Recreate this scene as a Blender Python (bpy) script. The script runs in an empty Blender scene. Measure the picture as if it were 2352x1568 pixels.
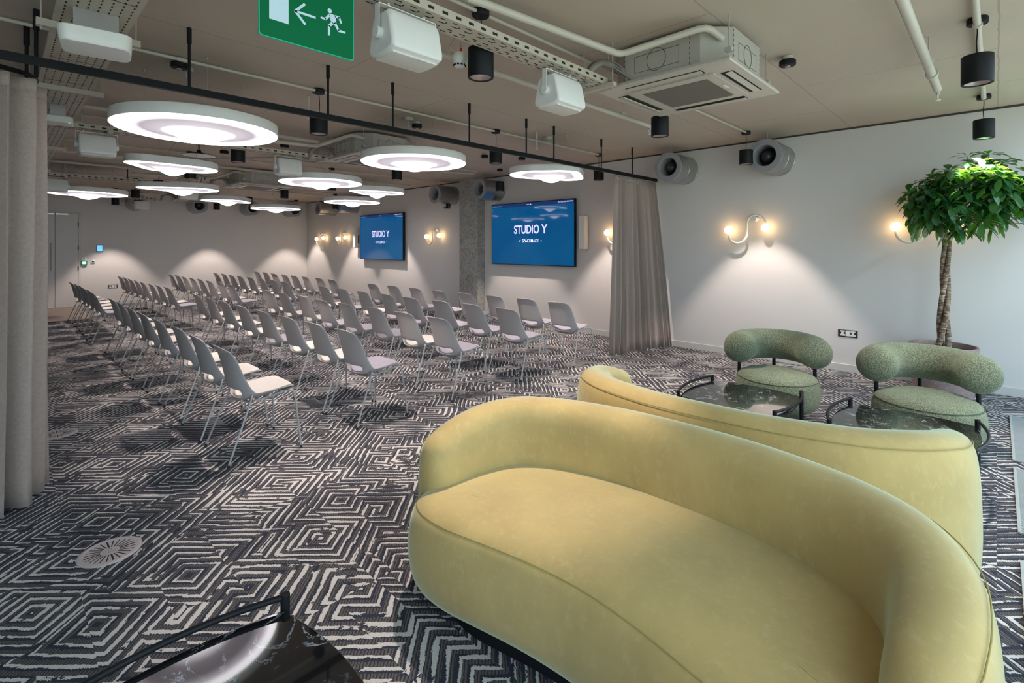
import bpy, bmesh, math, random
from math import sin, cos, pi, radians, sqrt
from mathutils import Vector, Matrix, Quaternion
random.seed(11)
SC = bpy.context.scene
COL = SC.collection

# ------------------------------------------------------------------ camera, sky, exposure
YAW = radians(45.86)
cam_d = bpy.data.cameras.new('camera'); cam = bpy.data.objects.new('camera', cam_d); COL.objects.link(cam)
cam.location = (0, 0, 1.5); cam.rotation_euler = (pi/2, 0, -YAW)
cam_d.sensor_width = 36; cam_d.lens = 1147/2352*36
cam_d.shift_y = -(784-564)/2352
cam_d.clip_start = .05; cam_d.clip_end = 200
SC.camera = cam
SC.view_settings.view_transform = 'Standard'; SC.view_settings.look = 'None'
SC.view_settings.gamma = 1; SC.view_settings.exposure = 0.0
SC.view_settings.use_curve_mapping = False
SC.cycles.max_bounces = 8

W = bpy.data.worlds.new('daylight'); SC.world = W; W.use_nodes = True
nt = W.node_tree; nt.nodes.clear()
wo = nt.nodes.new('ShaderNodeOutputWorld'); bg = nt.nodes.new('ShaderNodeBackground')
tc = nt.nodes.new('ShaderNodeTexCoord'); sx = nt.nodes.new('ShaderNodeSeparateXYZ'); cr = nt.nodes.new('ShaderNodeValToRGB')
mr = nt.nodes.new('ShaderNodeMapRange'); mr.inputs[1].default_value = -1; mr.inputs[2].default_value = 1
nt.links.new(tc.outputs['Generated'], sx.inputs[0]); nt.links.new(sx.outputs[2], mr.inputs[0])
nt.links.new(mr.outputs[0], cr.inputs[0]); nt.links.new(cr.outputs[0], bg.inputs[0]); nt.links.new(bg.outputs[0], wo.inputs[0])
cr.color_ramp.elements[0].position = .42; cr.color_ramp.elements[0].color = (.50, .54, .50, 1)
cr.color_ramp.elements[1].position = .54; cr.color_ramp.elements[1].color = (.71, .85, 1.0, 1)
bg.inputs[1].default_value = 4.2

def area_portal(x0, x1, z0, z1, y):
    d = bpy.data.lights.new('window_portal', 'AREA'); d.shape = 'RECTANGLE'; d.size = x1-x0; d.size_y = z1-z0
    d.cycles.is_portal = True
    o = bpy.data.objects.new('window_portal', d); COL.objects.link(o)
    o.location = ((x0+x1)/2, y, (z0+z1)/2); o.rotation_euler = (radians(90), 0, pi)
area_portal(-4, 7.04, 0, 2.9, -.80)
# low sun glancing through the end window bay on to the tree and the wall behind it
sd = bpy.data.lights.new('sun_glint', 'SPOT'); sd.energy = 5500; sd.spot_size = radians(4.6); sd.spot_blend = .15
sd.shadow_soft_size = .10; sd.color = (1, .93, .84)
so = bpy.data.objects.new('sun_glint', sd); COL.objects.link(so)
so.location = (5.6, -12.0, 9.6)
_d = Vector((7.0, -.12, 1.55)) - so.location
so.rotation_euler = _d.to_track_quat('-Z', 'Y').to_euler()

# ------------------------------------------------------------------ mesh helpers
class MB:
    def __init__(s): s.v = []; s.f = []; s.m = []; s.mi = 0
    def add(s, vs, fs):
        b = len(s.v); s.v += [tuple(v) for v in vs]
        for f in fs: s.f.append(tuple(b+i for i in f)); s.m.append(s.mi)
        return s
    def box(s, x0, y0, z0, x1, y1, z1):
        vs = [(x, y, z) for z in (z0, z1) for y in (y0, y1) for x in (x0, x1)]
        return s.add(vs, [(0,2,3,1), (4,5,7,6), (0,1,5,4), (2,6,7,3), (0,4,6,2), (1,3,7,5)])
    def loft(s, loops, caps=True, close=True):
        n = len(loops[0]); vs = [p for l in loops for p in l]; fs = []
        for i in range(len(loops)-1):
            for j in range(n if close else n-1):
                k = (j+1) % n
                fs.append((i*n+j, i*n+k, (i+1)*n+k, (i+1)*n+j))
        if caps:
            fs.append(tuple(range(n-1, -1, -1))); fs.append(tuple((len(loops)-1)*n+j for j in range(n)))
        return s.add(vs, fs)
    def lathe(s, prof, c=(0, 0, 0), n=32, caps=True):
        return s.loft([[(c[0]+r*cos(2*pi*j/n), c[1]+r*sin(2*pi*j/n), c[2]+z) for j in range(n)] for r, z in prof], caps)
    def tube(s, pts, r, n=8, closed=False, caps=True, sq=None):
        pts = [Vector(p) for p in pts]; N = len(pts)
        rr = r if isinstance(r, (list, tuple)) else [r]*N
        tang = []
        for i in range(N):
            if closed: t = pts[(i+1) % N]-pts[i-1]
            else: t = pts[min(i+1, N-1)]-pts[max(i-1, 0)]
            tang.append(t.normalized())
        t0 = tang[0]; up = Vector((0, 0, 1)) if abs(t0.z) < .9 else Vector((1, 0, 0))
        u = t0.cross(up).normalized(); loops = []
        for i in range(N):
            t = tang[i]; u = (u-t*u.dot(t)).normalized(); w = t.cross(u)
            loops.append([pts[i]+u*cos(2*pi*j/n)*rr[i]+w*sin(2*pi*j/n)*rr[i]*(sq or 1) for j in range(n)])
        if closed: loops.append(loops[0])
        return s.loft(loops, caps and not closed)
    def cyl(s, p0, p1, r, n=16, r2=None):
        return s.tube([p0, p1], [r, r if r2 is None else r2], n)
    def prism(s, poly, z0, z1):
        return s.loft([[(x, y, z0) for x, y in poly], [(x, y, z1) for x, y in poly]])
    def quad(s, *p): return s.add(p, [tuple(range(len(p)))])
    def sphere(s, c, r, n=16, sz=1.0, sx=1.0, sy=1.0):
        m = n//2; loops = []
        for i in range(1, m):
            a = pi*i/m-pi/2
            loops.append([(c[0]+r*sx*cos(a)*cos(2*pi*j/n), c[1]+r*sy*cos(a)*sin(2*pi*j/n), c[2]+r*sz*sin(a)) for j in range(n)])
        return s.loft(loops)
    def build(s, name, mat, parent=None, smooth=True, bevel=0, sub=0, solid=0, ang=38, bseg=2):
        me = bpy.data.meshes.new(name); me.from_pydata(s.v, [], s.f)
        mats = mat if isinstance(mat, (list, tuple)) else [mat]
        for m in mats: me.materials.append(m)
        if len(mats) > 1: me.polygons.foreach_set('material_index', s.m)
        b = bmesh.new(); b.from_mesh(me); bmesh.ops.recalc_face_normals(b, faces=b.faces); b.to_mesh(me); b.free()
        if smooth:
            me.shade_smooth()
            if not sub: me.set_sharp_from_angle(angle=radians(ang))
        o = bpy.data.objects.new(name, me); COL.objects.link(o)
        if parent: o.parent = parent
        if solid:
            q = o.modifiers.new('solid', 'SOLIDIFY'); q.thickness = solid; q.offset = 0
        if bevel:
            q = o.modifiers.new('bevel', 'BEVEL'); q.width = bevel; q.segments = bseg; q.limit_method = 'ANGLE'; q.angle_limit = radians(35)
        if sub:
            q = o.modifiers.new('sub', 'SUBSURF'); q.levels = sub; q.render_levels = sub
        return o

def bake(o):
    bpy.context.view_layer.update()
    dg = bpy.context.evaluated_depsgraph_get()
    me = bpy.data.meshes.new_from_object(o.evaluated_get(dg))
    o.modifiers.clear(); o.data = me
    return o
def tag(o, label=None, cat=None, group=None, kind=None):
    if label: o['label'] = label
    if cat: o['category'] = cat
    if group: o['group'] = group
    if kind: o['kind'] = kind
    return o
def thing(name, label, cat, loc=(0, 0, 0), rz=0, group=None, mtx=None):
    o = bpy.data.objects.new(name, None); COL.objects.link(o); o.empty_display_size = .1
    if mtx is not None: o.matrix_world = Matrix.Translation(Vector(loc)) @ mtx.to_4x4()
    else: o.location = loc; o.rotation_euler = (0, 0, rz)
    return tag(o, label, cat, group)
def struct(mb, name, mat, parent=None, **k):
    o = mb.build(name, mat, parent, **k)
    if not parent: o['kind'] = 'structure'
    return o
def dup(root, loc, rz=None, label=None, group=None):
    def rec(o, par):
        c = o.copy(); COL.objects.link(c)
        if par: c.parent = par
        for ch in o.children: rec(ch, c)
        return c
    r = rec(root, None); r.location = loc
    if rz is not None: r.rotation_euler = (0, 0, rz)
    if label: r['label'] = label
    if group: r['group'] = group
    return r
M_RIGHT = Matrix(((0, 0, -1), (-1, 0, 0), (0, 1, 0)))      # on the right wall: x runs along -Y, y up, z out of the wall
M_BACK = Matrix(((1, 0, 0), (0, 0, -1), (0, 1, 0)))        # on the back wall: x runs along +X, y up, z out of the wall

def bez(p, n=8):
    """Catmull-Rom through points p"""
    p = [Vector(q) for q in p]; out = []
    for i in range(len(p)-1):
        a = p[max(i-1, 0)]; b = p[i]; c = p[i+1]; d = p[min(i+2, len(p)-1)]
        for k in range(n):
            t = k/n
            out.append(.5*((2*b)+(c-a)*t+(2*a-5*b+4*c-d)*t*t+(3*b-a-3*c+d)*t**3))
    out.append(p[-1]); return out

# ------------------------------------------------------------------ materials
MATS = {}
def mat(name, col, rough=.5, metal=0, var=.06, vs=8, bump=0, bs=60, sheen=0, coat=0, spec=.5, emit=None, es=0, trans=0, stint=None, srough=.5):
    m = bpy.data.materials.new(name); m.use_nodes = True; n = m.node_tree.nodes; L = m.node_tree.links
    p = n['Principled BSDF']; p.inputs['Roughness'].default_value = rough; p.inputs['Metallic'].default_value = metal
    p.inputs['Specular IOR Level'].default_value = spec
    tc = n.new('ShaderNodeTexCoord'); nz = n.new('ShaderNodeTexNoise'); nz.inputs['Scale'].default_value = vs; nz.inputs['Detail'].default_value = 4
    L.new(tc.outputs['Object'], nz.inputs['Vector'])
    r = n.new('ShaderNodeValToRGB'); r.color_ramp.elements[0].position = .3; r.color_ramp.elements[1].position = .7
    r.color_ramp.elements[0].color = tuple(c*(1-var) for c in col)+(1,); r.color_ramp.elements[1].color = tuple(min(1, c*(1+var)) for c in col)+(1,)
    L.new(nz.outputs['Fac'], r.inputs[0]); L.new(r.outputs[0], p.inputs['Base Color'])
    if bump:
        b = n.new('ShaderNodeBump'); b.inputs['Strength'].default_value = bump; b.inputs['Distance'].default_value = .01
        n2 = n.new('ShaderNodeTexNoise'); n2.inputs['Scale'].default_value = bs; n2.inputs['Detail'].default_value = 3
        L.new(tc.outputs['Object'], n2.inputs['Vector']); L.new(n2.outputs['Fac'], b.inputs['Height']); L.new(b.outputs[0], p.inputs['Normal'])
    if sheen:
        p.inputs['Sheen Weight'].default_value = sheen; p.inputs['Sheen Roughness'].default_value = srough
        if stint: p.inputs['Sheen Tint'].default_value = tuple(stint)+(1,)
    if coat: p.inputs['Coat Weight'].default_value = coat; p.inputs['Coat Roughness'].default_value = .05
    if emit: p.inputs['Emission Color'].default_value = tuple(emit)+(1,); p.inputs['Emission Strength'].default_value = es
    MATS[name] = m; return m

wall_m = mat('wall_paint', (.66, .655, .645), .75, var=.012, vs=.8)
base_m = mat('skirting_paint', (.60, .60, .59), .5, var=.02)
black = mat('black_metal', (.008, .0095, .012), .5, 0, var=.1, spec=.2)
white_p = mat('white_plastic', (.78, .80, .79), .35, var=.02)
white_g = mat('white_grille', (.74, .75, .73), .6, var=.03, vs=90)
pipe_m = mat('painted_pipe', (.50, .48, .42), .45, var=.04)
tray_m = mat('painted_tray', (.50, .465, .39), .5, var=.05)
ac_m = mat('painted_casing', (.43, .42, .385), .5, var=.03)
acp_m = mat('fascia_plastic', (.50, .48, .43), .4, var=.02)
acg_m = mat('intake_mesh', (.15, .14, .12), .7, var=.15, vs=200)
dark_slot = mat('dark_slot', (.012, .011, .010), .8, var=.1)
ctr_m = mat('curtain_cloth', (.36, .295, .262), .85, var=.08, vs=60, bump=.25, bs=220, sheen=.15)
shell_m = mat('grey_plastic', (.40, .385, .39), .42, var=.015, vs=3)
frame_m = mat('grey_powder_coat', (.36, .37, .38), .38, var=.03, metal=.1)
padw_m = mat('pale_pad', (.64, .62, .59), .8, var=.03, vs=40, bump=.1, bs=300)
padl_m = mat('lilac_grey_pad', (.36, .35, .42), .8, var=.04, vs=40, bump=.1, bs=300)
glide_m = mat('rubber_glide', (.02, .02, .02), .7)
steel_m = mat('galvanised_steel', (.44, .45, .46), .30, metal=.9, var=.10, vs=14)
ring_m = mat('grey_enamel', (.30, .31, .34), .45, var=.03)
fan_m = mat('dark_fan', (.045, .048, .05), .28, var=.1, metal=.3)
conc_w = mat('terrazzo', (.26, .19, .185), .6, var=.10, vs=30)
soil_m = mat('soil', (.03, .02, .015), .95, var=.4, vs=60)
plate_m = mat('diffuser_plate', (.52, .46, .47), .4, metal=.2, var=.03)
sock_b = mat('dark_plate', (.05, .05, .055), .35, metal=.5)
wire_m = mat('steel_wire', (.45, .45, .44), .4, metal=.6)
cord_m = mat('grey_cord', (.40, .40, .38), .5)
cable_m = mat('grey_cable', (.22, .21, .19), .55, var=.2)
red_m = mat('red_plastic', (.6, .02, .03), .4)
yel_m = mat('yellow_plastic', (.6, .35, .02), .4)
vinyl_m = mat('vinyl_floor', (.22, .175, .15), .45, var=.08, vs=6)
door_m = mat('door_laminate', (.64, .63, .62), .45, var=.01)
wframe_m = mat('window_frame', (.06, .065, .07), .4, metal=.3)
silver = mat('brushed_steel', (.5, .5, .5), .3, metal=.9)
sgreen = mat('exit_green', (0, .125, .045), .5, var=.01, spec=.12)
sgreen_e = mat('exit_green_edge', (0, .36, .20), .3, var=.02, emit=(0, .5, .25), es=.12)
swhite = mat('exit_white', (.50, .66, .74), .45, var=.01)
ivory = mat('ivory_speaker', (.80, .77, .72), .45, var=.02)
dark_gap = mat('dark_strip', (.06, .055, .045), .8, var=.1)

def add_speckle(m, scale, thr, col, coord='Object'):
    n = m.node_tree.nodes; L = m.node_tree.links; p = n['Principled BSDF']
    src = p.inputs['Base Color'].links[0].from_socket
    tc = n.new('ShaderNodeTexCoord'); v = n.new('ShaderNodeTexVoronoi'); v.inputs['Scale'].default_value = scale
    L.new(tc.outputs[coord], v.inputs['Vector'])
    lt = n.new('ShaderNodeMath'); lt.operation = 'LESS_THAN'; lt.inputs[1].default_value = thr; L.new(v.outputs['Distance'], lt.inputs[0])
    mx = n.new('ShaderNodeMix'); mx.data_type = 'RGBA'; mx.inputs[7].default_value = col+(1,)
    L.new(lt.outputs[0], mx.inputs[0]); L.new(src, mx.inputs[6]); L.new(mx.outputs[2], p.inputs['Base Color'])
add_speckle(conc_w, 70, .22, (.48, .40, .39))

# velvet: mottled pile, brushed patches, sheen
def velvet():
    m = mat('yellow_velvet', (.48, .36, .145), .72, var=.09, vs=5, bump=.12, bs=420, sheen=.9, stint=(.66, .88, .74), srough=.36, spec=.25)
    n = m.node_tree.nodes; L = m.node_tree.links; p = n['Principled BSDF']; src = p.inputs['Base Color'].links[0].from_socket
    tc = n.new('ShaderNodeTexCoord'); a = n.new('ShaderNodeTexNoise'); a.inputs['Scale'].default_value = 40; a.inputs['Detail'].default_value = 6; a.inputs['Roughness'].default_value = .7
    mp = n.new('ShaderNodeMapping'); mp.inputs['Scale'].default_value = (1, .8, .5)
    L.new(tc.outputs['Object'], mp.inputs[0]); L.new(mp.outputs[0], a.inputs['Vector'])
    r = n.new('ShaderNodeValToRGB'); r.color_ramp.elements[0].position = .52; r.color_ramp.elements[1].position = .70
    r.color_ramp.elements[0].color = (0, 0, 0, 1); r.color_ramp.elements[1].color = (.30, .30, .30, 1); L.new(a.outputs['Fac'], r.inputs[0])
    mx = n.new('ShaderNodeMix'); mx.data_type = 'RGBA'; mx.inputs[7].default_value = (.64, .53, .29, 1)
    L.new(r.outputs[0], mx.inputs[0]); L.new(src, mx.inputs[6]); L.new(mx.outputs[2], p.inputs['Base Color'])
    return m
velvet_m = velvet()
seam_m = mat('velvet_seam', (.34, .28, .09), .8)

def boucle():
    m = mat('green_boucle', (.10, .125, .08), .95, var=.25, vs=7, sheen=.25, stint=(.7, .85, .65))
    n = m.node_tree.nodes; L = m.node_tree.links; p = n['Principled BSDF']; src = p.inputs['Base Color'].links[0].from_socket
    tc = n.new('ShaderNodeTexCoord'); v = n.new('ShaderNodeTexNoise'); v.inputs['Scale'].default_value = 150; v.inputs['Detail'].default_value = 2
    L.new(tc.outputs['Object'], v.inputs['Vector'])
    r = n.new('ShaderNodeValToRGB'); r.color_ramp.elements[0].position = .40; r.color_ramp.elements[1].position = .66
    r.color_ramp.elements[0].color = (.035, .05, .03, 1); r.color_ramp.elements[1].color = (.30, .35, .24, 1); L.new(v.outputs['Fac'], r.inputs[0])
    mx = n.new('ShaderNodeMix'); mx.data_type = 'RGBA'; mx.inputs[0].default_value = .5
    L.new(src, mx.inputs[6]); L.new(r.outputs[0], mx.inputs[7]); L.new(mx.outputs[2], p.inputs['Base Color'])
    b = n.new('ShaderNodeBump'); b.inputs['Strength'].default_value = .9; b.inputs['Distance'].default_value = .006
    L.new(v.outputs['Fac'], b.inputs['Height']); L.new(b.outputs[0], p.inputs['Normal'])
    return m
boucle_m = boucle()

def marble():
    m = bpy.data.materials.new('black_marble'); m.use_nodes = True; n = m.node_tree.nodes; L = m.node_tree.links
    p = n['Principled BSDF']; p.inputs['Roughness'].default_value = .06; p.inputs['Coat Weight'].default_value = .8; p.inputs['Coat Roughness'].default_value = .03
    p.inputs['Specular IOR Level'].default_value = .5; p.inputs['Coat IOR'].default_value = 1.7
    tc = n.new('ShaderNodeTexCoord')
    nz = n.new('ShaderNodeTexNoise'); nz.inputs['Scale'].default_value = 4.5; nz.inputs['Detail'].default_value = 9; nz.inputs['Roughness'].default_value = .62; nz.inputs['Distortion'].default_value = 1.3
    L.new(tc.outputs['Object'], nz.inputs['Vector'])
    s = n.new('ShaderNodeMath'); s.operation = 'SUBTRACT'; s.inputs[1].default_value = .5; a = n.new('ShaderNodeMath'); a.operation = 'ABSOLUTE'
    L.new(nz.outputs['Fac'], s.inputs[0]); L.new(s.outputs[0], a.inputs[0])
    r = n.new('ShaderNodeValToRGB'); r.color_ramp.elements[0].position = 0; r.color_ramp.elements[0].color = (1, 1, 1, 1)
    r.color_ramp.elements[1].position = .013; r.color_ramp.elements[1].color = (0, 0, 0, 1); L.new(a.outputs[0], r.inputs[0])
    n2 = n.new('ShaderNodeTexNoise'); n2.inputs['Scale'].default_value = 11; n2.inputs['Detail'].default_value = 3; L.new(tc.outputs['Object'], n2.inputs['Vector'])
    r2 = n.new('ShaderNodeValToRGB'); r2.color_ramp.elements[0].position = .46; r2.color_ramp.elements[1].position = .60; L.new(n2.outputs['Fac'], r2.inputs[0])
    mu = n.new('ShaderNodeMath'); mu.operation = 'MULTIPLY'; L.new(r.outputs[0], mu.inputs[0]); L.new(r2.outputs[0], mu.inputs[1])
    mx = n.new('ShaderNodeMix'); mx.data_type = 'RGBA'; mx.inputs[6].default_value = (.009, .009, .011, 1); mx.inputs[7].default_value = (.42, .45, .50, 1)
    L.new(mu.outputs[0], mx.inputs[0]); L.new(mx.outputs[2], p.inputs['Base Color'])
    return m
marble_m = marble()

def carpet():
    m = bpy.data.materials.new('patterned_carpet'); m.use_nodes = True; n = m.node_tree.nodes; L = m.node_tree.links
    p = n['Principled BSDF']; p.inputs['Roughness'].default_value = .95; p.inputs['Specular IOR Level'].default_value = .1
    def math_(op, a, b=None, c=None):
        q = n.new('ShaderNodeMath'); q.operation = op
        for i, x in enumerate((a, b, c)):
            if x is None: continue
            if isinstance(x, (int, float)): q.inputs[i].default_value = x
            else: L.new(x, q.inputs[i])
        return q.outputs[0]
    def noise(vec, sc, det=2, rough=.5):
        q = n.new('ShaderNodeTexNoise'); q.inputs['Scale'].default_value = sc; q.inputs['Detail'].default_value = det; q.inputs['Roughness'].default_value = rough
        L.new(vec, q.inputs['Vector']); return q
    tc = n.new('ShaderNodeTexCoord'); mp = n.new('ShaderNodeMapping'); mp.inputs['Rotation'].default_value = (0, 0, radians(45)); mp.inputs['Location'].default_value = (.13, .21, 0)
    L.new(tc.outputs['Object'], mp.inputs[0])
    wob = noise(mp.outputs[0], 55, 3)
    vs = n.new('ShaderNodeVectorMath'); vs.operation = 'SUBTRACT'; vs.inputs[1].default_value = (.5, .5, .5); L.new(wob.outputs['Color'], vs.inputs[0])
    vm = n.new('ShaderNodeVectorMath'); vm.operation = 'SCALE'; vm.inputs['Scale'].default_value = .011; L.new(vs.outputs[0], vm.inputs[0])
    va = n.new('ShaderNodeVectorMath'); va.operation = 'ADD'; L.new(mp.outputs[0], va.inputs[0]); L.new(vm.outputs[0], va.inputs[1])
    tn = n.new('ShaderNodeVectorMath'); tn.operation = 'SNAP'; tn.inputs[1].default_value = (.25, 1.0, 1); L.new(tc.outputs['Object'], tn.inputs[0])
    tw = n.new('ShaderNodeTexWhiteNoise'); tw.noise_dimensions = '2D'; L.new(tn.outputs[0], tw.inputs['Vector'])
    ts = n.new('ShaderNodeVectorMath'); ts.operation = 'MULTIPLY_ADD'; ts.inputs[1].default_value = (.16, .16, 0); L.new(tw.outputs['Color'], ts.inputs[0]); L.new(va.outputs[0], ts.inputs[2])
    va = ts
    K = 1/.50
    vo = n.new('ShaderNodeTexVoronoi'); vo.voronoi_dimensions = '2D'; vo.distance = 'CHEBYCHEV'; vo.inputs['Scale'].default_value = K; vo.inputs['Randomness'].default_value = .95
    L.new(va.outputs[0], vo.inputs['Vector'])
    cc = n.new('ShaderNodeSeparateColor'); L.new(vo.outputs['Color'], cc.inputs[0])
    # small tiles shift the stripe phase, so the squares look cut and re-laid
    br = n.new('ShaderNodeTexWhiteNoise'); br.noise_dimensions = '2D'
    sn = n.new('ShaderNodeVectorMath'); sn.operation = 'SNAP'; sn.inputs[1].default_value = (.25, .25, 1); L.new(tc.outputs['Object'], sn.inputs[0]); L.new(sn.outputs[0], br.inputs['Vector'])
    ph = math_('MULTIPLY', br.outputs['Value'], .35)
    frq = math_('MULTIPLY_ADD', cc.outputs[0], 3.5, 9.5)
    ds = math_('ADD', math_('MULTIPLY', vo.outputs['Distance'], frq), ph)
    fr = math_('FRACT', ds)
    low = noise(mp.outputs[0], 4.5, 2)
    wd = math_('ADD', math_('MULTIPLY_ADD', low.outputs['Fac'], .95, -.28), math_('MULTIPLY', cc.outputs[1], .16))
    fine = noise(mp.outputs[0], 170, 2)
    wd = math_('ADD', wd, math_('MULTIPLY', math_('SUBTRACT', fine.outputs['Fac'], .5), .35))
    gone = noise(mp.outputs[0], 6.5, 3, .6)
    white = math_('MULTIPLY', math_('LESS_THAN', fr, wd), math_('GREATER_THAN', math_('ADD', gone.outputs['Fac'], math_('MULTIPLY', fine.outputs['Fac'], .12)), .455))
    # brown-grey under-stripes broken into dashes
    dash = noise(mp.outputs[0], 90, 1)
    wv = n.new('ShaderNodeTexWave'); wv.inputs['Scale'].default_value = 26; wv.inputs['Distortion'].default_value = 3; wv.inputs['Detail'].default_value = 1; L.new(mp.outputs[0], wv.inputs['Vector'])
    brn = math_('MULTIPLY', math_('LESS_THAN', math_('FRACT', math_('ADD', ds, .45)), .62), math_('GREATER_THAN', math_('ADD', wv.outputs['Fac'], math_('MULTIPLY', dash.outputs['Fac'], .8)), .72))
    mx1 = n.new('ShaderNodeMix'); mx1.data_type = 'RGBA'; mx1.inputs[6].default_value = (.036, .044, .066, 1); mx1.inputs[7].default_value = (.125, .115, .110, 1); L.new(brn, mx1.inputs[0])
    mx2 = n.new('ShaderNodeMix'); mx2.data_type = 'RGBA'; mx2.inputs[7].default_value = (.60, .60, .60, 1); L.new(white, mx2.inputs[0]); L.new(mx1.outputs[2], mx2.inputs[6])
    pile = noise(mp.outputs[0], 420, 1)
    pr = n.new('ShaderNodeMapRange'); pr.inputs[1].default_value = .3; pr.inputs[2].default_value = .7; pr.inputs[3].default_value = .72; pr.inputs[4].default_value = 1.15; L.new(pile.outputs['Fac'], pr.inputs[0])
    mx3 = n.new('ShaderNodeVectorMath'); mx3.operation = 'SCALE'; L.new(mx2.outputs[2], mx3.inputs[0]); L.new(pr.outputs[0], mx3.inputs['Scale'])
    L.new(mx3.outputs[0], p.inputs['Base Color'])
    b = n.new('ShaderNodeBump'); b.inputs['Strength'].default_value = .5; b.inputs['Distance'].default_value = .004; L.new(math_('ADD', pile.outputs['Fac'], math_('MULTIPLY', white, .6)), b.inputs['Height']); L.new(b.outputs[0], p.inputs['Normal'])
    return m
carpet_m = carpet()

def ceiling_mat():
    m = mat('painted_soffit', (.50, .435, .365), .7, var=.05, vs=1.2, bump=.15, bs=25)
    n = m.node_tree.nodes; L = m.node_tree.links; p = n['Principled BSDF']; src = p.inputs['Base Color'].links[0].from_socket
    tc = n.new('ShaderNodeTexCoord'); b = n.new('ShaderNodeTexBrick'); b.inputs['Scale'].default_value = 1; b.inputs['Brick Width'].default_value = 3.0; b.inputs['Row Height'].default_value = 1.25
    b.inputs['Mortar Size'].default_value = .005; b.inputs['Mortar Smooth'].default_value = 0; b.offset = .35
    b.inputs['Color1'].default_value = b.inputs['Color2'].default_value = (1, 1, 1, 1); b.inputs['Mortar'].default_value = (.72, .72, .72, 1)
    nz = n.new('ShaderNodeTexNoise'); nz.inputs['Scale'].default_value = 9; L.new(tc.outputs['Object'], nz.inputs['Vector'])
    ad = n.new('ShaderNodeVectorMath'); ad.operation = 'MULTIPLY_ADD'; ad.inputs[1].default_value = (.02, .02, 0); L.new(nz.outputs['Color'], ad.inputs[0]); L.new(tc.outputs['Object'], ad.inputs[2]); L.new(ad.outputs[0], b.inputs['Vector'])
    mx = n.new('ShaderNodeMix'); mx.data_type = 'RGBA'; mx.blend_type = 'MULTIPLY'; mx.inputs[0].default_value = 1
    L.new(src, mx.inputs[6]); L.new(b.outputs['Color'], mx.inputs[7]); L.new(mx.outputs[2], p.inputs['Base Color'])
    return m
ceil_m = ceiling_mat()

def concrete():
    m = mat('raw_concrete', (.38, .385, .365), .75, var=.16, vs=5, bump=.3, bs=30)
    n = m.node_tree.nodes; L = m.node_tree.links; p = n['Principled BSDF']; src = p.inputs['Base Color'].links[0].from_socket
    tc = n.new('ShaderNodeTexCoord'); mp = n.new('ShaderNodeMapping'); mp.inputs['Scale'].default_value = (40, 40, 25); L.new(tc.outputs['Object'], mp.inputs[0])
    q = n.new('ShaderNodeTexNoise'); q.inputs['Scale'].default_value = 1; q.inputs['Detail'].default_value = 5; L.new(mp.outputs[0], q.inputs['Vector'])
    r = n.new('ShaderNodeValToRGB'); r.color_ramp.elements[0].position = .35; r.color_ramp.elements[0].color = (.6, .6, .6, 1); r.color_ramp.elements[1].position = .62; r.color_ramp.elements[1].color = (1.1, 1.1, 1.08, 1); L.new(q.outputs['Fac'], r.inputs[0])
    mx = n.new('ShaderNodeMix'); mx.data_type = 'RGBA'; mx.blend_type = 'MULTIPLY'; mx.inputs[0].default_value = 1
    L.new(src, mx.inputs[6]); L.new(r.outputs[0], mx.inputs[7]); L.new(mx.outputs[2], p.inputs['Base Color']); return m
conc_m = concrete()

def bark():
    m = mat('pale_bark', (.33, .28, .21), .85, var=.35, vs=22, bump=.5, bs=70)
    n = m.node_tree.nodes; L = m.node_tree.links; p = n['Principled BSDF']; src = p.inputs['Base Color'].links[0].from_socket
    tc = n.new('ShaderNodeTexCoord'); mp = n.new('ShaderNodeMapping'); mp.inputs['Scale'].default_value = (20, 20, 75); L.new(tc.outputs['Object'], mp.inputs[0])
    q = n.new('ShaderNodeTexNoise'); q.inputs['Scale'].default_value = 1; q.inputs['Detail'].default_value = 3; L.new(mp.outputs[0], q.inputs['Vector'])
    r = n.new('ShaderNodeValToRGB'); r.color_ramp.elements[0].position = .45; r.color_ramp.elements[1].position = .6; L.new(q.outputs['Fac'], r.inputs[0])
    mx = n.new('ShaderNodeMix'); mx.data_type = 'RGBA'; mx.inputs[6].default_value = (.12, .075, .045, 1); L.new(r.outputs[0], mx.inputs[0]); L.new(src, mx.inputs[7]); L.new(mx.outputs[2], p.inputs['Base Color']); return m
bark_m = bark()

def leaf():
    m = bpy.data.materials.new('glossy_leaf'); m.use_nodes = True; n = m.node_tree.nodes; L = m.node_tree.links
    p = n['Principled BSDF']; p.inputs['Roughness'].default_value = .22; p.inputs['Specular IOR Level'].default_value = .7
    tc = n.new('ShaderNodeTexCoord'); nz = n.new('ShaderNodeTexNoise'); nz.inputs['Scale'].default_value = 9; L.new(tc.outputs['Object'], nz.inputs['Vector'])
    r = n.new('ShaderNodeValToRGB'); r.color_ramp.elements[0].position = .3; r.color_ramp.elements[1].position = .7
    r.color_ramp.elements[0].color = (.014, .075, .036, 1); r.color_ramp.elements[1].color = (.040, .165, .045, 1); L.new(nz.outputs['Fac'], r.inputs[0]); L.new(r.outputs[0], p.inputs['Base Color'])
    t = n.new('ShaderNodeBsdfTranslucent'); t.inputs[0].default_value = (.20, .50, .02, 1)
    mx = n.new('ShaderNodeMixShader'); mx.inputs[0].default_value = .22; L.new(p.outputs[0], mx.inputs[1]); L.new(t.outputs[0], mx.inputs[2]); L.new(mx.outputs[0], n['Material Output'].inputs[0]); return m
leaf_m = leaf()

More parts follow.
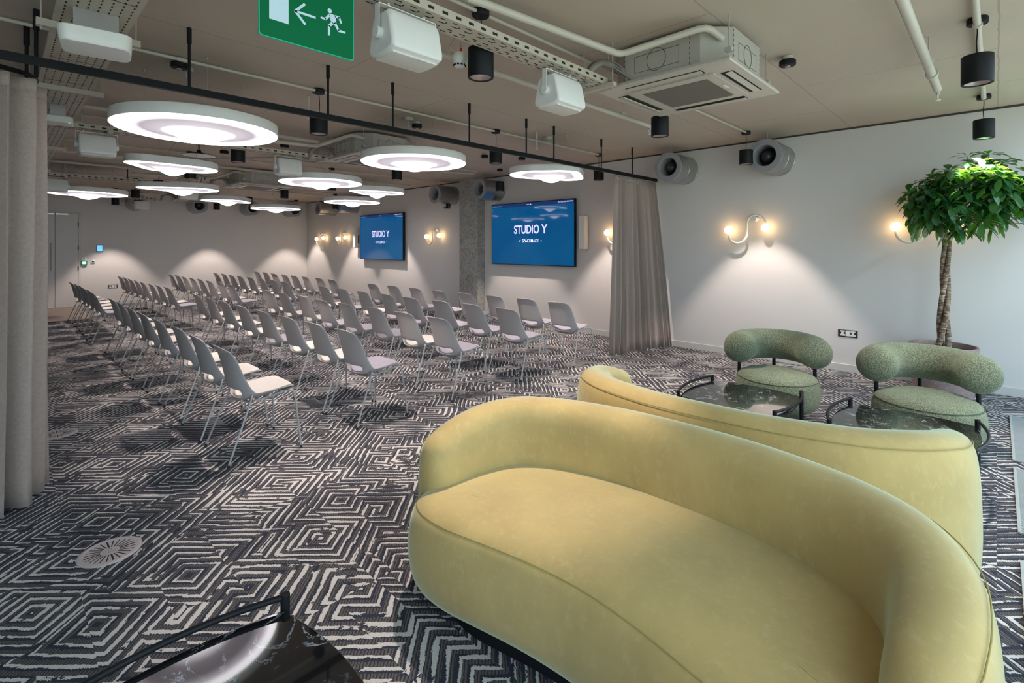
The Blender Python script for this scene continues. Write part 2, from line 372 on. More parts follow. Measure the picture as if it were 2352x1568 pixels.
def glass():
    m = bpy.data.materials.new('window_glass'); m.use_nodes = True; n = m.node_tree.nodes; L = m.node_tree.links
    n.remove(n['Principled BSDF']); t = n.new('ShaderNodeBsdfTransparent'); g = n.new('ShaderNodeBsdfGlossy'); g.inputs['Roughness'].default_value = .02
    nz = n.new('ShaderNodeTexNoise'); nz.inputs['Scale'].default_value = .4; r = n.new('ShaderNodeValToRGB'); r.color_ramp.elements[0].color = (.93, .97, .96, 1); r.color_ramp.elements[1].color = (.96, .98, .97, 1)
    L.new(nz.outputs['Fac'], r.inputs[0]); L.new(r.outputs[0], t.inputs[0])
    mx = n.new('ShaderNodeMixShader'); mx.inputs[0].default_value = .07; L.new(t.outputs[0], mx.inputs[1]); L.new(g.outputs[0], mx.inputs[2]); L.new(mx.outputs[0], n['Material Output'].inputs[0]); return m
glass_m = glass()

def diffuser():
    """opal face of the disc lamps: a bright centre and rim over a dimmer trough"""
    m = bpy.data.materials.new('opal_diffuser'); m.use_nodes = True; n = m.node_tree.nodes; L = m.node_tree.links
    p = n['Principled BSDF']; p.inputs['Base Color'].default_value = (.42, .40, .42, 1); p.inputs['Roughness'].default_value = .5
    a = n.new('ShaderNodeAttribute'); a.attribute_name = 'glow'
    r = n.new('ShaderNodeValToRGB'); e = r.color_ramp.elements
    e[0].position = 0; e[0].color = (1, 1, 1, 1); e[1].position = 1; e[1].color = (1, 1, 1, 1)
    for pos, c in ((.24, 1.0), (.46, .11), (.68, .075), (.84, .36), (.92, 1.0)):
        q = e.new(pos); q.color = (c, c*(.90 if c < .5 else .96), c, 1)
    L.new(a.outputs['Fac'], r.inputs[0])
    nz = n.new('ShaderNodeTexNoise'); nz.inputs['Scale'].default_value = 2
    L.new(r.outputs[0], p.inputs['Emission Color']); p.inputs['Emission Strength'].default_value = 5.6
    return m
diff_m = diffuser()
def emis(name, col, s):
    m = mat(name, tuple(min(1, c) for c in col), .4, var=.01, emit=col, es=s); return m
globe_m = emis('warm_globe', (1, .62, .28), 11)
led_m = emis('led_lens', (1, .86, .78), 14)
refl_m = mat('lamp_reflector', (.30, .27, .28), .3, metal=.5)
screen_m = None
def screen():
    m = bpy.data.materials.new('blue_screen'); m.use_nodes = True; n = m.node_tree.nodes; L = m.node_tree.links; p = n['Principled BSDF']
    p.inputs['Base Color'].default_value = (.003, .01, .02, 1); p.inputs['Roughness'].default_value = .04; p.inputs['Specular IOR Level'].default_value = .55
    tc = n.new('ShaderNodeTexCoord'); nz = n.new('ShaderNodeTexNoise'); nz.inputs['Scale'].default_value = 1.4; L.new(tc.outputs['Object'], nz.inputs['Vector'])
    r = n.new('ShaderNodeValToRGB'); r.color_ramp.elements[0].color = (.001, .058, .20, 1); r.color_ramp.elements[1].color = (.002, .092, .23, 1); L.new(nz.outputs['Fac'], r.inputs[0])
    L.new(r.outputs[0], p.inputs['Emission Color']); p.inputs['Emission Strength'].default_value = 1.0
    return m
screen_m = screen()
bar_m = emis('screen_header', (.004, .022, .095), 1)
text_m = emis('screen_text', (.70, .66, 1.0), .95)
text2_m = emis('screen_small_text', (.20, .55, .75), .7)
lcd_m = emis('touch_panel', (.16, .55, .95), 1.0)
gled_m = emis('green_led', (.02, 1, .35), 2.0)

# ------------------------------------------------------------------ the room
XR, YB, ZC = 7.04, 16.18, 2.90
XL, YF = -4.0, -.75
struct(MB().box(XL-.1, YF-.15, -.12, XR+.1, YB+.1, 0), 'floor', carpet_m, smooth=False)
struct(MB().box(XL-.1, YF-.15, ZC, XR+.1, YB+.1, ZC+.12), 'ceiling', ceil_m, smooth=False)
struct(MB().box(XR, YF-.15, 0, XR+.1, YB+.1, ZC), 'wall_right', wall_m, smooth=False)
struct(MB().box(XL-.1, YB, 0, .0, YB+.1, ZC).box(.0, YB, 2.33, 1.43, YB+.1, ZC).box(1.43, YB, 0, XR, YB+.1, ZC).box(.0, YB+.06, 0, 1.43, YB+.1, 2.33), 'wall_back', wall_m, smooth=False)  # last box is backing added behind the door to stop light leaking in
struct(MB().box(XL-.1, YF-.15, 0, XL, YB, ZC), 'wall_left', wall_m, smooth=False)
struct(MB().box(XR-.014, YF, 0, XR, 7.61, .09).box(XR-.014, 8.21, 0, XR, YB, .09), 'baseboard_right', base_m, bevel=.003)
struct(MB().box(1.44, YB-.014, 0, XR-.014, YB, .09), 'baseboard_back', base_m, bevel=.003)
struct(MB().box(XR-.004, YF, ZC-.022, XR-.001, YB, ZC-.001), 'trim_1', dark_gap, smooth=False)  # thin dark strip along the top of the right wall
struct(MB().box(XL, 13.36, 0.0, 1.38, YB, .004), 'trim_2', vinyl_m, smooth=False)
o = struct(MB().box(XR-.20, 7.62, 0, XR, 8.20, ZC), 'column', conc_m, smooth=False, bevel=.006)
# window wall along the near side
wx = [XL, -1.9, -.1, 1.7, 3.5, 5.25, XR]
for i in range(6):
    f = MB(); a, b = wx[i]+.002, wx[i+1]-.002
    f.box(a, YF-.10, 0, b, YF-.02, .07).box(a, YF-.10, 2.78, b, YF-.02, ZC-.002).box(a, YF-.10, .07, a+.05, YF-.02, 2.78).box(b-.05, YF-.10, .07, b, YF-.02, 2.78)
    w = struct(f, 'window_%d' % (i+1), wframe_m, smooth=False)
    MB().box(a+.05, YF-.064, .07, b-.05, YF-.058, 2.78).build('glass', glass_m, w, smooth=False)
# double door at the far left
dr = bpy.data.objects.new('door_1', None); COL.objects.link(dr); dr['kind'] = 'structure'; dr.location = (0, YB, 0)
MB().box(1.385, -.012, .002, 1.43, .03, 2.33).box(.002, -.012, 2.285, 1.385, .03, 2.33).build('door_frame', base_m, dr, smooth=False)
for a, b in ((.004, .955), (.962, 1.38)):
    MB().box(a, -.004, .006, b, .04, 2.28).build('door_leaf', door_m, dr, smooth=False, bevel=.003)
for a, b in ((.3, .95), (.967, 1.20)):
    MB().box(a, -.03, 2.24, b, .004, 2.28).build('door_closer', silver, dr, bevel=.003)
MB().tube([(.89, 0, .90), (.89, -.06, .93), (.89, -.06, 1.52), (.89, 0, 1.55)], .012).build('door_handle', silver, dr)
for z in (.95, 1.45, 2.02):
    MB().cyl((1.383, -.014, z-.05), (1.383, -.014, z+.05), .008).build('hinge', black, dr)

# ------------------------------------------------------------------ floor grilles and round diffusers
for k, (a, b) in enumerate(((4.92, 6.21), (3.70, 4.77), (2.45, 3.37))):
    t = thing('floor_grille', ['long pale slotted metal floor grille by the right wall, under the window', 'pale slotted floor grille in the carpet between two others', 'slotted floor grille beside the front sofa, nearest the camera'][k], 'floor grille', ((a+b)/2, -.27, 0), group='grilles along the window')
    hw = (b-a)/2
    MB().box(-hw, -.19, 0, hw, .19, .003).build('grille_tray', dark_slot, t, smooth=False)
    f = MB().box(-hw, .175, .003, hw, .19, .012).box(-hw, -.19, .003, hw, -.175, .012)
    n = int(2*hw/.016)
    for j in range(n): x = -hw+.008+j*.016; f.box(x-.0045, -.175, .003, x+.0045, .175, .011)
    f.build('grille_bars', mat('grille_aluminium_%d' % k, (.42, .47, .48), .35, metal=.35), t, smooth=False)
dif0 = None
for (x, y, lab) in ((.385, 3.12, 'round slotted floor diffuser in the open carpet, nearest the camera'), (.33, 5.36, 'round slotted floor diffuser half hidden by the left curtain')):
    if dif0 is None:
        t = dif0 = thing('floor_diffuser', lab, 'floor vent', (x, y, 0), group='round floor diffusers')
        MB().lathe([(.128, 0), (.128, .003), (.122, .006), (.112, .006), (.110, .004), (0.001, .004)], n=48).build('plate', plate_m, t)
        f = MB()
        for j in range(24):
            a = 2*pi*j/24; r0, r1, w = .038, .100, .0022 if j % 6 else .0035
            ca, sa = cos(a), sin(a)
            q = [(r0*ca-w*sa, r0*sa+w*ca), (r1*ca-w*sa, r1*sa+w*ca), (r1*ca+w*sa, r1*sa-w*ca), (r0*ca+w*sa, r0*sa-w*ca)]
            f.prism(q, .0041, .0047)
        for j in range(20):
            a = j*2.4; r = .006*sqrt(j); f.lathe([(.0015, .0041), (.0015, .0047)], (r*cos(a), r*sin(a), 0), 6)
        f.build('slots', dark_slot, t, smooth=False)
    else: dup(dif0, (x, y, 0), 0, lab)

# ------------------------------------------------------------------ conference chairs
def make_chair(pad):
    t = thing('shell_chair', 'x', 'chair')
    prof = [(-.246, .788), (-.236, .776), (-.212, .730), (-.193, .655), (-.175, .575), (-.163, .510), (-.156, .475), (-.140, .414), (-.122, .394), (-.085, .386), (-.02, .392), (.06, .405), (.12, .420), (.175, .437), (.215, .448), (.240, .446)]
    hw = [.140, .166, .180, .189, .197, .205, .208, .210, .212, .214, .214, .212, .208, .202, .190, .155]
    wrap = [.010, .020, .032, .044, .056, .070, .080, .085, .080, .05, .02, .01, .005, 0, 0, 0]      # sides pulled forward
    rise = [-.012, -.004, 0, 0, 0, .005, .012, .045, .062, .070, .062, .052, .040, .024, .006, -.004]
    NT = 12
    ts = [-1+2*j/NT for j in range(NT+1)]
    def pt(i, tt, off=0):
        x, z = prof[i]; w = abs(tt)
        return (x+wrap[i]*w**3, hw[i]*tt, z+rise[i]*w**3+off)
    vs = [pt(i, tt) for i in range(len(prof)) for tt in ts]
    fs = []
    for i in range(len(prof)-1):
        for j in range(NT):
            if i == 6 and 2 <= j < NT-2: continue
            a = i*(NT+1)+j; fs.append((a, a+1, a+NT+2, a+NT+1))
    s = MB().add(vs, fs).build('shell', shell_m, t, solid=.010, sub=1); bake(s)
    # seat pad
    idx = [8, 9, 10, 11, 12, 13, 14, 15]; k = .90
    top = [[(lambda q: (q[0], q[1], q[2]+.024-(.012 if abs(tt) > .9 else 0)))(pt(i, tt*k)) for tt in ts] for i in idx]
    bot = [[(lambda q: (q[0], q[1], q[2]+.006))(pt(i, tt*k)) for tt in ts] for i in idx]
    top[0] = [(x-.012, y*.80, z-.006) for x, y, z in top[0]]; bot[0] = [(x-.012, y*.80, z) for x, y, z in bot[0]]
    top[-1] = [(x-.012, y*.9, z-.010) for x, y, z in top[-1]]; bot[-1] = [(x-.012, y*.9, z) for x, y, z in bot[-1]]
    loops = []
    for a, b in zip(top, bot): loops.append(a+b[::-1])
    p = MB().loft(loops).build('seat_pad', pad, t, sub=1); bake(p)
    # steel rod legs, each with its bend under the seat
    for sy in (-1, 1):
        for fr in (0, 1):
            if fr: path = [(.245, .265*sy, .012), (.214, .224*sy, .398), (.204, .214*sy, .426), (.182, .200*sy, .430), (.14, .18*sy, .420), (.05, .13*sy, .388), (-.03, .10*sy, .372)]
            else: path = [(-.245, .265*sy, .012), (-.092, .226*sy, .405), (-.080, .216*sy, .436), (-.074, .198*sy, .436), (-.072, .165*sy, .412), (-.066, .12*sy, .378), (-.062, .0, .368)]
            lg = MB(); lg.tube([Vector(q) for q in path[:1]]+bez(path[1:], 4), .0072, 8)
            lg.mi = 1; x, y = path[0][0], path[0][1]; lg.cyl((x, y, 0), (x-.002*(1 if fr else -1), y*.995, .022), .0092, 8)
            lg.build('leg', [frame_m, glide_m], t)
    MB().cyl((-.03, -.10, .372), (-.03, .10, .372), .006, 8).cyl((.05, -.13, .388), (.05, .13, .388), .006, 8).build('seat_frame', frame_m, t)
    return t
CH = {'w': make_chair(padw_m), 'l': make_chair(padl_m)}
padname = {'w': 'white', 'l': 'lilac-grey'}
ordn = ['nearest', 'second', 'third', 'fourth', 'fifth', 'sixth', 'seventh', 'farthest']
rows = {
 'back row': (([(1.05,3.98),(1.04,4.59),(1.05,5.24),(1.03,5.89),(1.02,6.56),(1.01,7.15),(1.02,7.88),(1.02,8.52)], 'wwwlwwww'), ([(.96,9.89),(.98,10.50),(.97,11.05),(.98,11.61),(.97,12.18),(.95,12.74)], 'lwwwlw')),
 'fourth row': (([(1.97,4.01),(1.96,4.56),(1.95,5.16),(1.94,5.78),(1.94,6.45),(1.95,7.14),(1.95,7.76),(1.96,8.40)], 'lwwlwwww'), ([(1.95,10.12),(1.94,10.72),(1.92,11.24),(1.90,11.88),(1.91,12.55),(1.90,13.12),(1.91,13.80),(1.90,14.40)], 'lwlwlwlw')),
 'third row': (([(2.93,4.02),(2.92,4.59),(2.92,5.18),(2.88,5.77),(2.87,6.38),(2.90,7.04),(2.89,7.70),(2.90,8.36)], 'lwlllwww'), ([(2.88,10.04),(2.90,10.68),(2.87,11.26),(2.88,11.93),(2.88,12.55),(2.87,13.15),(2.89,13.85),(2.87,14.42)], 'lwlwlwlw')),
 'second row': (([(3.87,4.03),(3.88,4.61),(3.85,5.18),(3.82,5.79),(3.85,6.42),(3.84,7.08),(3.84,7.74),(3.84,8.40)], 'lllllwlw'), ([(3.81,9.98),(3.85,10.66),(3.85,11.30),(3.83,11.91),(3.82,12.54),(3.82,13.14),(3.85,13.80),(3.83,14.38)], 'lwwwwlww')),
 'front row': (([(4.76,4.01),(4.79,4.58),(4.75,5.13),(4.72,5.71),(4.73,6.35),(4.74,7.00),(4.73,7.65),(4.74,8.34)], 'llllllwl'), ([(4.75,9.96),(4.78,10.60),(4.74,11.19),(4.75,11.83),(4.78,12.47),(4.76,13.06),(4.79,13.72),(4.79,14.34)], 'lwlwlwlw')),
}
used = set()
for rn, blocks in rows.items():
    for bi, (pts, pads) in enumerate(blocks):
        for i, ((x, y), c) in enumerate(zip(pts, pads)):
            loc = (1.0357*x+.24, 1.0357*y-.15, 0)
            od = 'farthest' if i == len(pts)-1 else ordn[i]
            lab = 'grey shell chair with %s pad, %s of the %s, %s' % (padname[c], od, rn, ['block near the curtains', 'block by the far wall'][bi])
            rz = radians(random.uniform(-1.2, 1.2)); g = '%s of shell chairs' % rn
            if c not in used: used.add(c); o = CH[c]; o.location = loc; o.rotation_euler = (0, 0, rz); tag(o, lab, 'chair', g)
            else: dup(CH[c], loc, rz, lab, g)

# ------------------------------------------------------------------ curved sofas
def sofa(name, label, origin, sgn, rot=0):
    """local u runs along the sofa, v from the outer back to the front; sgn -1: faces -X, +1: faces +X"""
    t = thing(name, label, 'sofa', (origin[0], origin[1], 0), radians(rot))
    def P3(u, v, z): return (sgn*v, u, z)
    half = [(0, .165, .120), (.25, .175, .120), (.45, .215, .122), (.62, .272, .122), (.76, .370, .118), (.845, .510, .112), (.866, .670, .106), (.860, .790, .10)]
    full = [(-u, v, h) for u, v, h in half[:0:-1]]+half
    c = [Vector((u, v, 0)) for u, v, h in full]; hs = [h for u, v, h in full]
    cs = bez(c, 4); n = len(cs)
    hh = []
    for i in range(n):
        q = i/4; a = int(min(q, len(hs)-1)); b = min(a+1, len(hs)-1); hh.append(hs[a]+(hs[b]-hs[a])*(q-a))
    tan = [(cs[min(i+1, n-1)]-cs[max(i-1, 0)]).normalized() for i in range(n)]
    nor = [Vector((-q.y, q.x, 0)) for q in tan]         # points to the outer side? fixed below
    nor = [(-a if a.dot(Vector((b.x, b.y-.6, 0))) < 0 else a) for a, b in zip(nor, cs)]
    sec = [(-.80, .07), (-.98, .14), (-1.02, .30), (-1.0, .48), (-.96, .60), (-.84, .675), (-.58, .718), (0, .738), (.50, .728), (.82, .692), (.98, .62), (1.06, .50), (1.10, .34), (1.10, .20), (.98, .09), (.75, .055)]
    zsl = [1-.125*max(0, (abs(i-(n-1)/2)/((n-1)/2)-.55)/.45)**1.6 for i in range(n)]
    def loop(cc, nn, h, zs=1.0, ws=1.0): return [P3(*(cc+nn*(a*h*ws)).xy, .055+(z-.055)*zs) for a, z in sec]
    loops = [loop(cs[i], nor[i], hh[i], zsl[i]) for i in range(n)]
    def endcap(i, d):
        out = []
        for k, (adv, ws, zs) in enumerate(((.045, .93, .985), (.08, .75, .95), (.10, .45, .90), (.106, .15, .85))):
            cc = cs[i]+d*adv; out.append(loop(cc, nor[i], hh[i], zs*zsl[i], ws))
        return out
    A = endcap(0, -tan[0]); B = endcap(n-1, tan[-1])
    bk = MB().loft(A[::-1]+loops+B).build('backrest', velvet_m, t, sub=1)
    # seam along the outer top edge, running on down both arm ends
    sp = []
    for lps in [A[1][10], A[0][9]]+[l[9] for l in loops]+[B[0][9], B[1][10]]: sp.append(Vector(lps)+Vector((0, 0, .0015)))
    MB().tube(sp, .0020, 6).build('piping', seam_m, bk)
    # seat body: one outline shrunk and grown with height
    ob = [(-.70, .34), (-.52, .27), (-.28, .235), (0, .225), (.28, .235), (.52, .27), (.70, .34), (.82, .48), (.872, .64), (.882, .78), (.865, .89), (.81, .975), (.71, 1.015), (.57, 1.015), (.42, .985), (.22, .945), (0, .925)]
    ob += [(-u, v) for u, v in ob[-2:6:-1]]
    pl = [Vector((u, v, 0)) for u, v in ob]; N = len(pl)
    cen = Vector((0, .62, 0))
    ring = bez(pl+[pl[0]], 3)[:-1]; N = len(ring)
    rn = []
    for i in range(N):
        tg = (ring[(i+1) % N]-ring[i-1]).normalized(); q = Vector((tg.y, -tg.x, 0))
        rn.append(q)
    s_ = sum((ring[i].x*ring[(i+1) % N].y-ring[(i+1) % N].x*ring[i].y) for i in range(N))
    if s_ < 0: rn = [-q for q in rn]
    lp = []
    for off, z in ((-.10, .05), (-.05, .058), (.0, .085), (.025, .15), (.035, .24), (.028, .33), (.012, .385), (-.005, .408), (-.03, .428), (-.08, .444), (-.17, .452)):
        lp.append([P3(*(ring[i]+rn[i]*(off*(1 if ring[i].y > .5 else .5))).xy, z) for i in range(N)])
    inner = [P3(*(cen+(ring[i]+rn[i]*-.17-cen)*.55).xy, .458) for i in range(N)]
    inner2 = [P3(*(cen+(ring[i]+rn[i]*-.17-cen)*.2).xy, .460) for i in range(N)]
    st = MB().loft(lp+[inner, inner2]).build('seat', velvet_m, t, sub=1)
    MB().tube([Vector(q)+Vector((0, 0, .0)) for q in lp[7]], .0018, 6, closed=True).build('piping', seam_m, st)
    pb = [P3(*(ring[i]*.8+cen*.2).xy, 0) for i in range(N)]; pt_ = [(x, y, .07) for x, y, z in pb]
    MB().loft([pb, pt_]).build('plinth', black, t)
    return t
sofa('curved_sofa', 'yellow-green velvet curved sofa in the foreground, seat side towards us', (2.21, .96), -1)
sofa('curved_sofa', 'yellow-green velvet curved sofa standing back to back behind the front one', (2.235, 1.0), 1, 2)

# ------------------------------------------------------------------ boucle armchairs
def armchair():
    t = thing('armchair', 'x', 'armchair')
    # local: faces -x; backrest an open C around +x
    pts = []
    for k in range(13):
        a = radians(-90+180*k/12); pts.append(Vector((.045+.325*cos(a), .292*sin(a), .588)))
    tg0 = (pts[0]-pts[1]).normalized(); tg1 = (pts[-1]-pts[-2]).normalized()
    path = [pts[0]+tg0*.085, pts[0]+tg0*.075, pts[0]+tg0*.045]+pts+[pts[-1]+tg1*.045, pts[-1]+tg1*.075, pts[-1]+tg1*.085]
    R = .138; rr = [R*.25, R*.62, R*.93]+[R]*13+[R*.93, R*.62, R*.25]
    MB().tube(path, rr, 20, sq=1.0).build('backrest', boucle_m, t, sub=1)
    lp = []
    for f, z in ((.62, .115), (.86, .125), (.97, .16), (1.02, .22), (1.02, .29), (.985, .35), (.955, .372), (.90, .398), (.75, .418), (.45, .43), (.12, .433)):
        lp.append([(-.02+.335*f*cos(2*pi*j/32), .325*f*sin(2*pi*j/32), z) for j in range(32)])
    s = MB().loft(lp).build('seat', boucle_m, t, sub=1)
    MB().tube([(x, y, z) for x, y, z in lp[6]], .003, 6, closed=True).build('piping', mat('boucle_seam_%d' % len(bpy.data.materials), (.05, .075, .04), .9), s)
    for x, y in ((.40, 0), (.05, .292), (.05, -.292)):
        d = Vector((x, y, 0)).normalized()
        MB().tube(bez([(x, y, .50), (x, y, .22), (x*.93, y*.93, .15), (x*.72, y*.72, .105), (x*.40, y*.40, .10)], 5), .0145, 12).build('leg', black, t)
    MB().lathe([(.20, 0), (.20, .012), (.06, .016), (.05, .105), (.16, .112), (.16, .12)], n=40).build('pedestal', black, t)
    return t
ac1 = armchair(); tag(ac1, 'green boucle armchair standing alone left of the potted tree', 'armchair', 'green armchairs'); ac1.location = (4.70, 1.37, 0); ac1.rotation_euler = (0, 0, radians(19))
dup(ac1, (4.73, .37, 0), radians(10), 'green boucle armchair in front of the potted tree', 'green armchairs')

# ------------------------------------------------------------------ marble tables
def table():
    t = thing('coffee_table', 'x', 'coffee table')
    a, b = .315, .335
    def outline(inset):
        out = []; A, B = a-inset, b-inset; bl = .050
        for k in range(14): s = -1+2*k/14; out.append((A*s, -B-bl*.8*(1-s*s)))
        for k in range(14): s = -1+2*k/14; out.append((A+bl*(1-s*s), B*s))
        for k in range(14): s = 1-2*k/14; out.append((A*s, B+bl*.8*(1-s*s)))
        for k in range(14): s = 1-2*k/14; out.append((-A-bl*(1-s*s), B*s))
        return out
    MB().prism(outline(.012), .352, .372).build('tabletop', marble_m, t, bevel=.003, ang=30)
    MB().tube([(x, y, .345) for x, y in outline(.02)], .007, 8, closed=True).build('frame', black, t)
    for sx in (-1, 1):
        for sy in (-1, 1):
            MB().cyl((a*sx, b*sy, 0), (a*sx, b*sy, .412), .014, 16).build('leg', black, t, bevel=.002)
    for sy in (-1, 1):
        MB().tube([(a*s/8, (b+.055*(1-(s/8)**2))*sy, .402) for s in range(-8, 9)], .0095, 10).build('rail', black, t)
    return t
tb = table(); tb.location = (3.885, 1.385, 0); tag(tb, 'black marble low table before the left armchair', 'coffee table', 'black marble tables')
dup(tb, (3.955, .42, 0), 0, 'black marble low table before the right armchair, behind the sofas')
dup(tb, (.312, 1.262, 0), 0, 'black marble low table with white veins at the bottom left corner')

# ------------------------------------------------------------------ potted tree
t = thing('potted_tree', 'umbrella tree with braided pale trunk in a speckled mauve planter by the right wall', 'potted plant', (6.62, .39, 0))
MB().lathe([(.20, 0), (.235, .01), (.262, .30), (.275, .49), (.272, .505), (.255, .505), (.25, .49), (.245, .45), (.001, .45)], n=48).build('pot', conc_w, t)
MB().lathe([(.244, .44), (.20, .462), (.1, .468), (.001, .47)], n=32).build('soil', soil_m, t)
TR = MB()
tips = []
for k in range(3):
    ph = 2*pi*k/3; pts = []
    for i in range(25):
        z = .44+i*(1.60-.44)/24; q = i/24; a = ph+q*5.2; r = .028*(1-.25*q)+(.02*(1-q)**4)
        lean = .02*sin(q*3)
        pts.append((r*cos(a)+lean, r*sin(a)-.03*q, z))
    TR.tube(pts, [.026-.007*i/24 for i in range(25)], 10)
    for b in range(3):
        a = ph+.5+b*2.1; e = pts[-1]; L_ = random.uniform(.2, .32)
        pp = [Vector(e)-Vector((0, 0, .03)), Vector(e)+Vector((cos(a)*L_*.4, sin(a)*L_*.4, .09)), Vector(e)+Vector((cos(a)*L_, sin(a)*L_, .27))]
        TR.tube(bez(pp, 4), [.017-.0012*i for i in range(9)], 7)
TR.build('trunk', bark_m, t)
LV = MB()
def leaflet(base, dirv, L_, w, droop):
    side = dirv.cross(Vector((0, 0, 1)))
    if side.length < .1: side = Vector((1, 0, 0))
    side.normalize(); up = side.cross(dirv).normalized()
    rows_ = []
    for q, ww in ((0, .06), (.15, .25), (.4, .75), (.65, 1.0), (.85, .75), (1.0, .12)):
        c = base+dirv*(L_*q)-Vector((0, 0, 1))*(droop*L_*q*q)
        rows_.append([c+side*(-w*ww)+up*(.18*w*ww), c, c+side*(w*ww)+up*(.18*w*ww)])
    LV.loft([r_ for r_ in rows_], caps=False, close=False)
rnd = random.Random(5)
cz = 1.985
cl = 0
while cl < 250:
    u = Vector((rnd.uniform(-1, 1), rnd.uniform(-1, 1), rnd.uniform(-1, 1)))
    if u.length > 1 or u.length < .45: continue
    if u.z < -.5 and u.xy.length < .6: continue
    u = u*(.86+.22*sin(3.1*math.atan2(u.y, u.x)+u.z*2.3)*cos(2.3*u.z+1)+rnd.uniform(-.06, .10))
    c = Vector((u.x*.46-.06, u.y*.56-.20, cz+u.z*.35-.10*u.xy.length**2))
    if c.x > .15: continue
    out = Vector((u.x, u.y, u.z*.8+.35)).normalized()
    out = (out+Vector((rnd.uniform(-.5, .1), rnd.uniform(-.4, .4), rnd.uniform(-.3, .3)))).normalized()
    e1 = out.cross(Vector((0, 0, 1))).normalized() if abs(out.z) < .95 else Vector((1, 0, 0)); e2 = out.cross(e1)
    nl = rnd.randint(6, 8); a0 = rnd.uniform(0, 6)
    for k in range(nl):
        a = a0+2*pi*k/nl; d = (e1*cos(a)+e2*sin(a)+out*.25).normalized()
        leaflet(c+d*.022, d, rnd.uniform(.105, .155), rnd.uniform(.025, .036), rnd.uniform(.05, .5))
    LV.tube([c, c-out*.12-Vector((0, 0, .02))], .0022, 4)
    cl += 1
LV.build('foliage', leaf_m, t)

# ------------------------------------------------------------------ curtains and track
def curtain(name, label, path_top, path_bot, ztop, amp, waves, seed, hem=True, narrow=.45):
    rr = random.Random(seed); t = thing(name, label, 'curtain', (path_bot[0][0], path_bot[0][1], 0))
    ox, oy = path_bot[0][0], path_bot[0][1]
    NW = waves*10; NZ = 18
    pt_ = bez([(x, y, 0) for x, y in path_top], 24); pb_ = bez([(x, y, 0) for x, y in path_bot], 24)
    def samp(p, q):
        f = q*(len(p)-1); i = min(int(f), len(p)-2); return p[i].lerp(p[i+1], f-i)
    ph = [0]
    for i in range(NW): ph.append(ph[-1]+2*pi*waves/NW*(1+.5*sin(i*.13+seed)+.25*rr.uniform(-1, 1)))
    ampv = [amp*(.7+.6*abs(sin(i*.07+seed*2))) for i in range(NW+1)]
    rows_ = []
    for k in range(NZ+1):
        q = k/NZ; z = ztop*(1-q)+.012*q; row = []
        for i in range(NW+1):
            s = i/NW; a = samp(pt_, s); b = samp(pb_, s); c = a.lerp(b, q)
            a2 = samp(pb_, min(1, s+.01))-samp(pb_, max(0, s-.01)); n_ = Vector((-a2.y, a2.x, 0)).normalized()
            am = ampv[i]*(narrow+(1-narrow)*min(1, q*1.6))
            off = am*sin(ph[i])+.22*am*sin(2*ph[i]+1+q*1.5)+am*.35*q*sin(.31*i+3*q+seed)
            p = c+n_*off
            row.append((p.x-ox, p.y-oy, z))
        rows_.append(row)
    f = MB(); f.loft(rows_, caps=False, close=False)
    f.build('cloth', ctr_m, t, solid=.004)
    hd = MB(); hd.loft([[(x, y, ztop+.001) for x, y, z in rows_[0]], [(x, y, ztop-.075) for x, y, z in rows_[0]]], caps=False, close=False)
    hd.build('heading_tape', ctr_m, t, solid=.008)
    return t
curtain('curtain', 'taupe curtain gathered at the right end of the ceiling track, against the wall', [(5.86, 3.735), (6.4, 3.74), (6.97, 3.73)], [(5.76, 3.75), (6.4, 3.66), (6.98, 3.47)], 2.465, .036, 15, 3)
curtain('curtain', 'taupe curtain hanging at the left edge from the curved track', [(-.62, 4.02), (-.25, 3.93), (.05, 4.0), (.17, 4.16), (.155, 4.34)], [(-.66, 4.00), (-.25, 3.92), (.03, 3.97), (.165, 4.12), (.15, 4.32)], 2.465, .045, 8, 4, narrow=.9)
t = thing('curtain_track', 'black ceiling-hung curtain track crossing the whole room', 'curtain rail', (3, 3.73, 2.5))
MB().box(-4.2, -.015, -.024, 4.02, .015, .020).build('rail', black, t, smooth=False, bevel=.002)
MB().tube(bez([(-3.9, .30, .005), (-3.25, .22, .005), (-2.95, .30, .005), (-2.84, .44, .005), (-2.86, .75, .005)], 8), .014, 4).build('curved_rail', black, t)
for x in (.86, 1.79, 2.37, 3.24, 4.07, 4.55, 5.53, 6.31):
    MB().cyl((x-3, 0, .01), (x-3, 0, .40), .0085, 10).cyl((x-3, 0, .30), (x-3, 0, .40), .014, 10).build('hanger_rod', black, t)
for x, y in ((.16, 4.09), (.13, 4.45)):
    MB().cyl((x-3, y-3.73, .0), (x-3, y-3.73, .40), .010, 10).cyl((x-3, y-3.73, .28), (x-3, y-3.73, .40), .016, 10).build('hanger_rod', black, t)

# ------------------------------------------------------------------ wall sconces
def sconce():
    t = thing('wall_sconce', 'x', 'wall lamp', (XR, 2.29, 1.853), mtx=M_RIGHT)
    # local x towards -Y, y up, z out of the wall
    zz = .105
    MB().tube([(0, 0, 0), (0, 0, zz+.01)], .030, 24).build('mount', white_p, t, bevel=.003)
    P = [(-.332, -.155)]
    for k in range(0, 13): a = pi+pi*k/12; P.append((-.211+.121*cos(a), -.198+.121*sin(a)))
    for k in range(0, 13): a = pi-pi*k/12; P.append((.024+.115*cos(a), -.063+.115*sin(a)))
    P.append((.139, -.08))
    MB().tube([(x, y, zz) for x, y in P], .0145, 12).build('arm', white_p, t)
    for x, y in ((-.332, -.142), (.139, -.120)):
        MB().sphere((x, y, zz), .052, 20).build('globe', globe_m, t)
    return t
sc0 = sconce(); tag(sc0, 'white S-shaped wall lamp with two lit globes, between curtain and potted tree', 'wall lamp', 'S-shaped wall lamps')
def dup_wall(root, loc, label): r = root.copy(); COL.objects.link(r); 
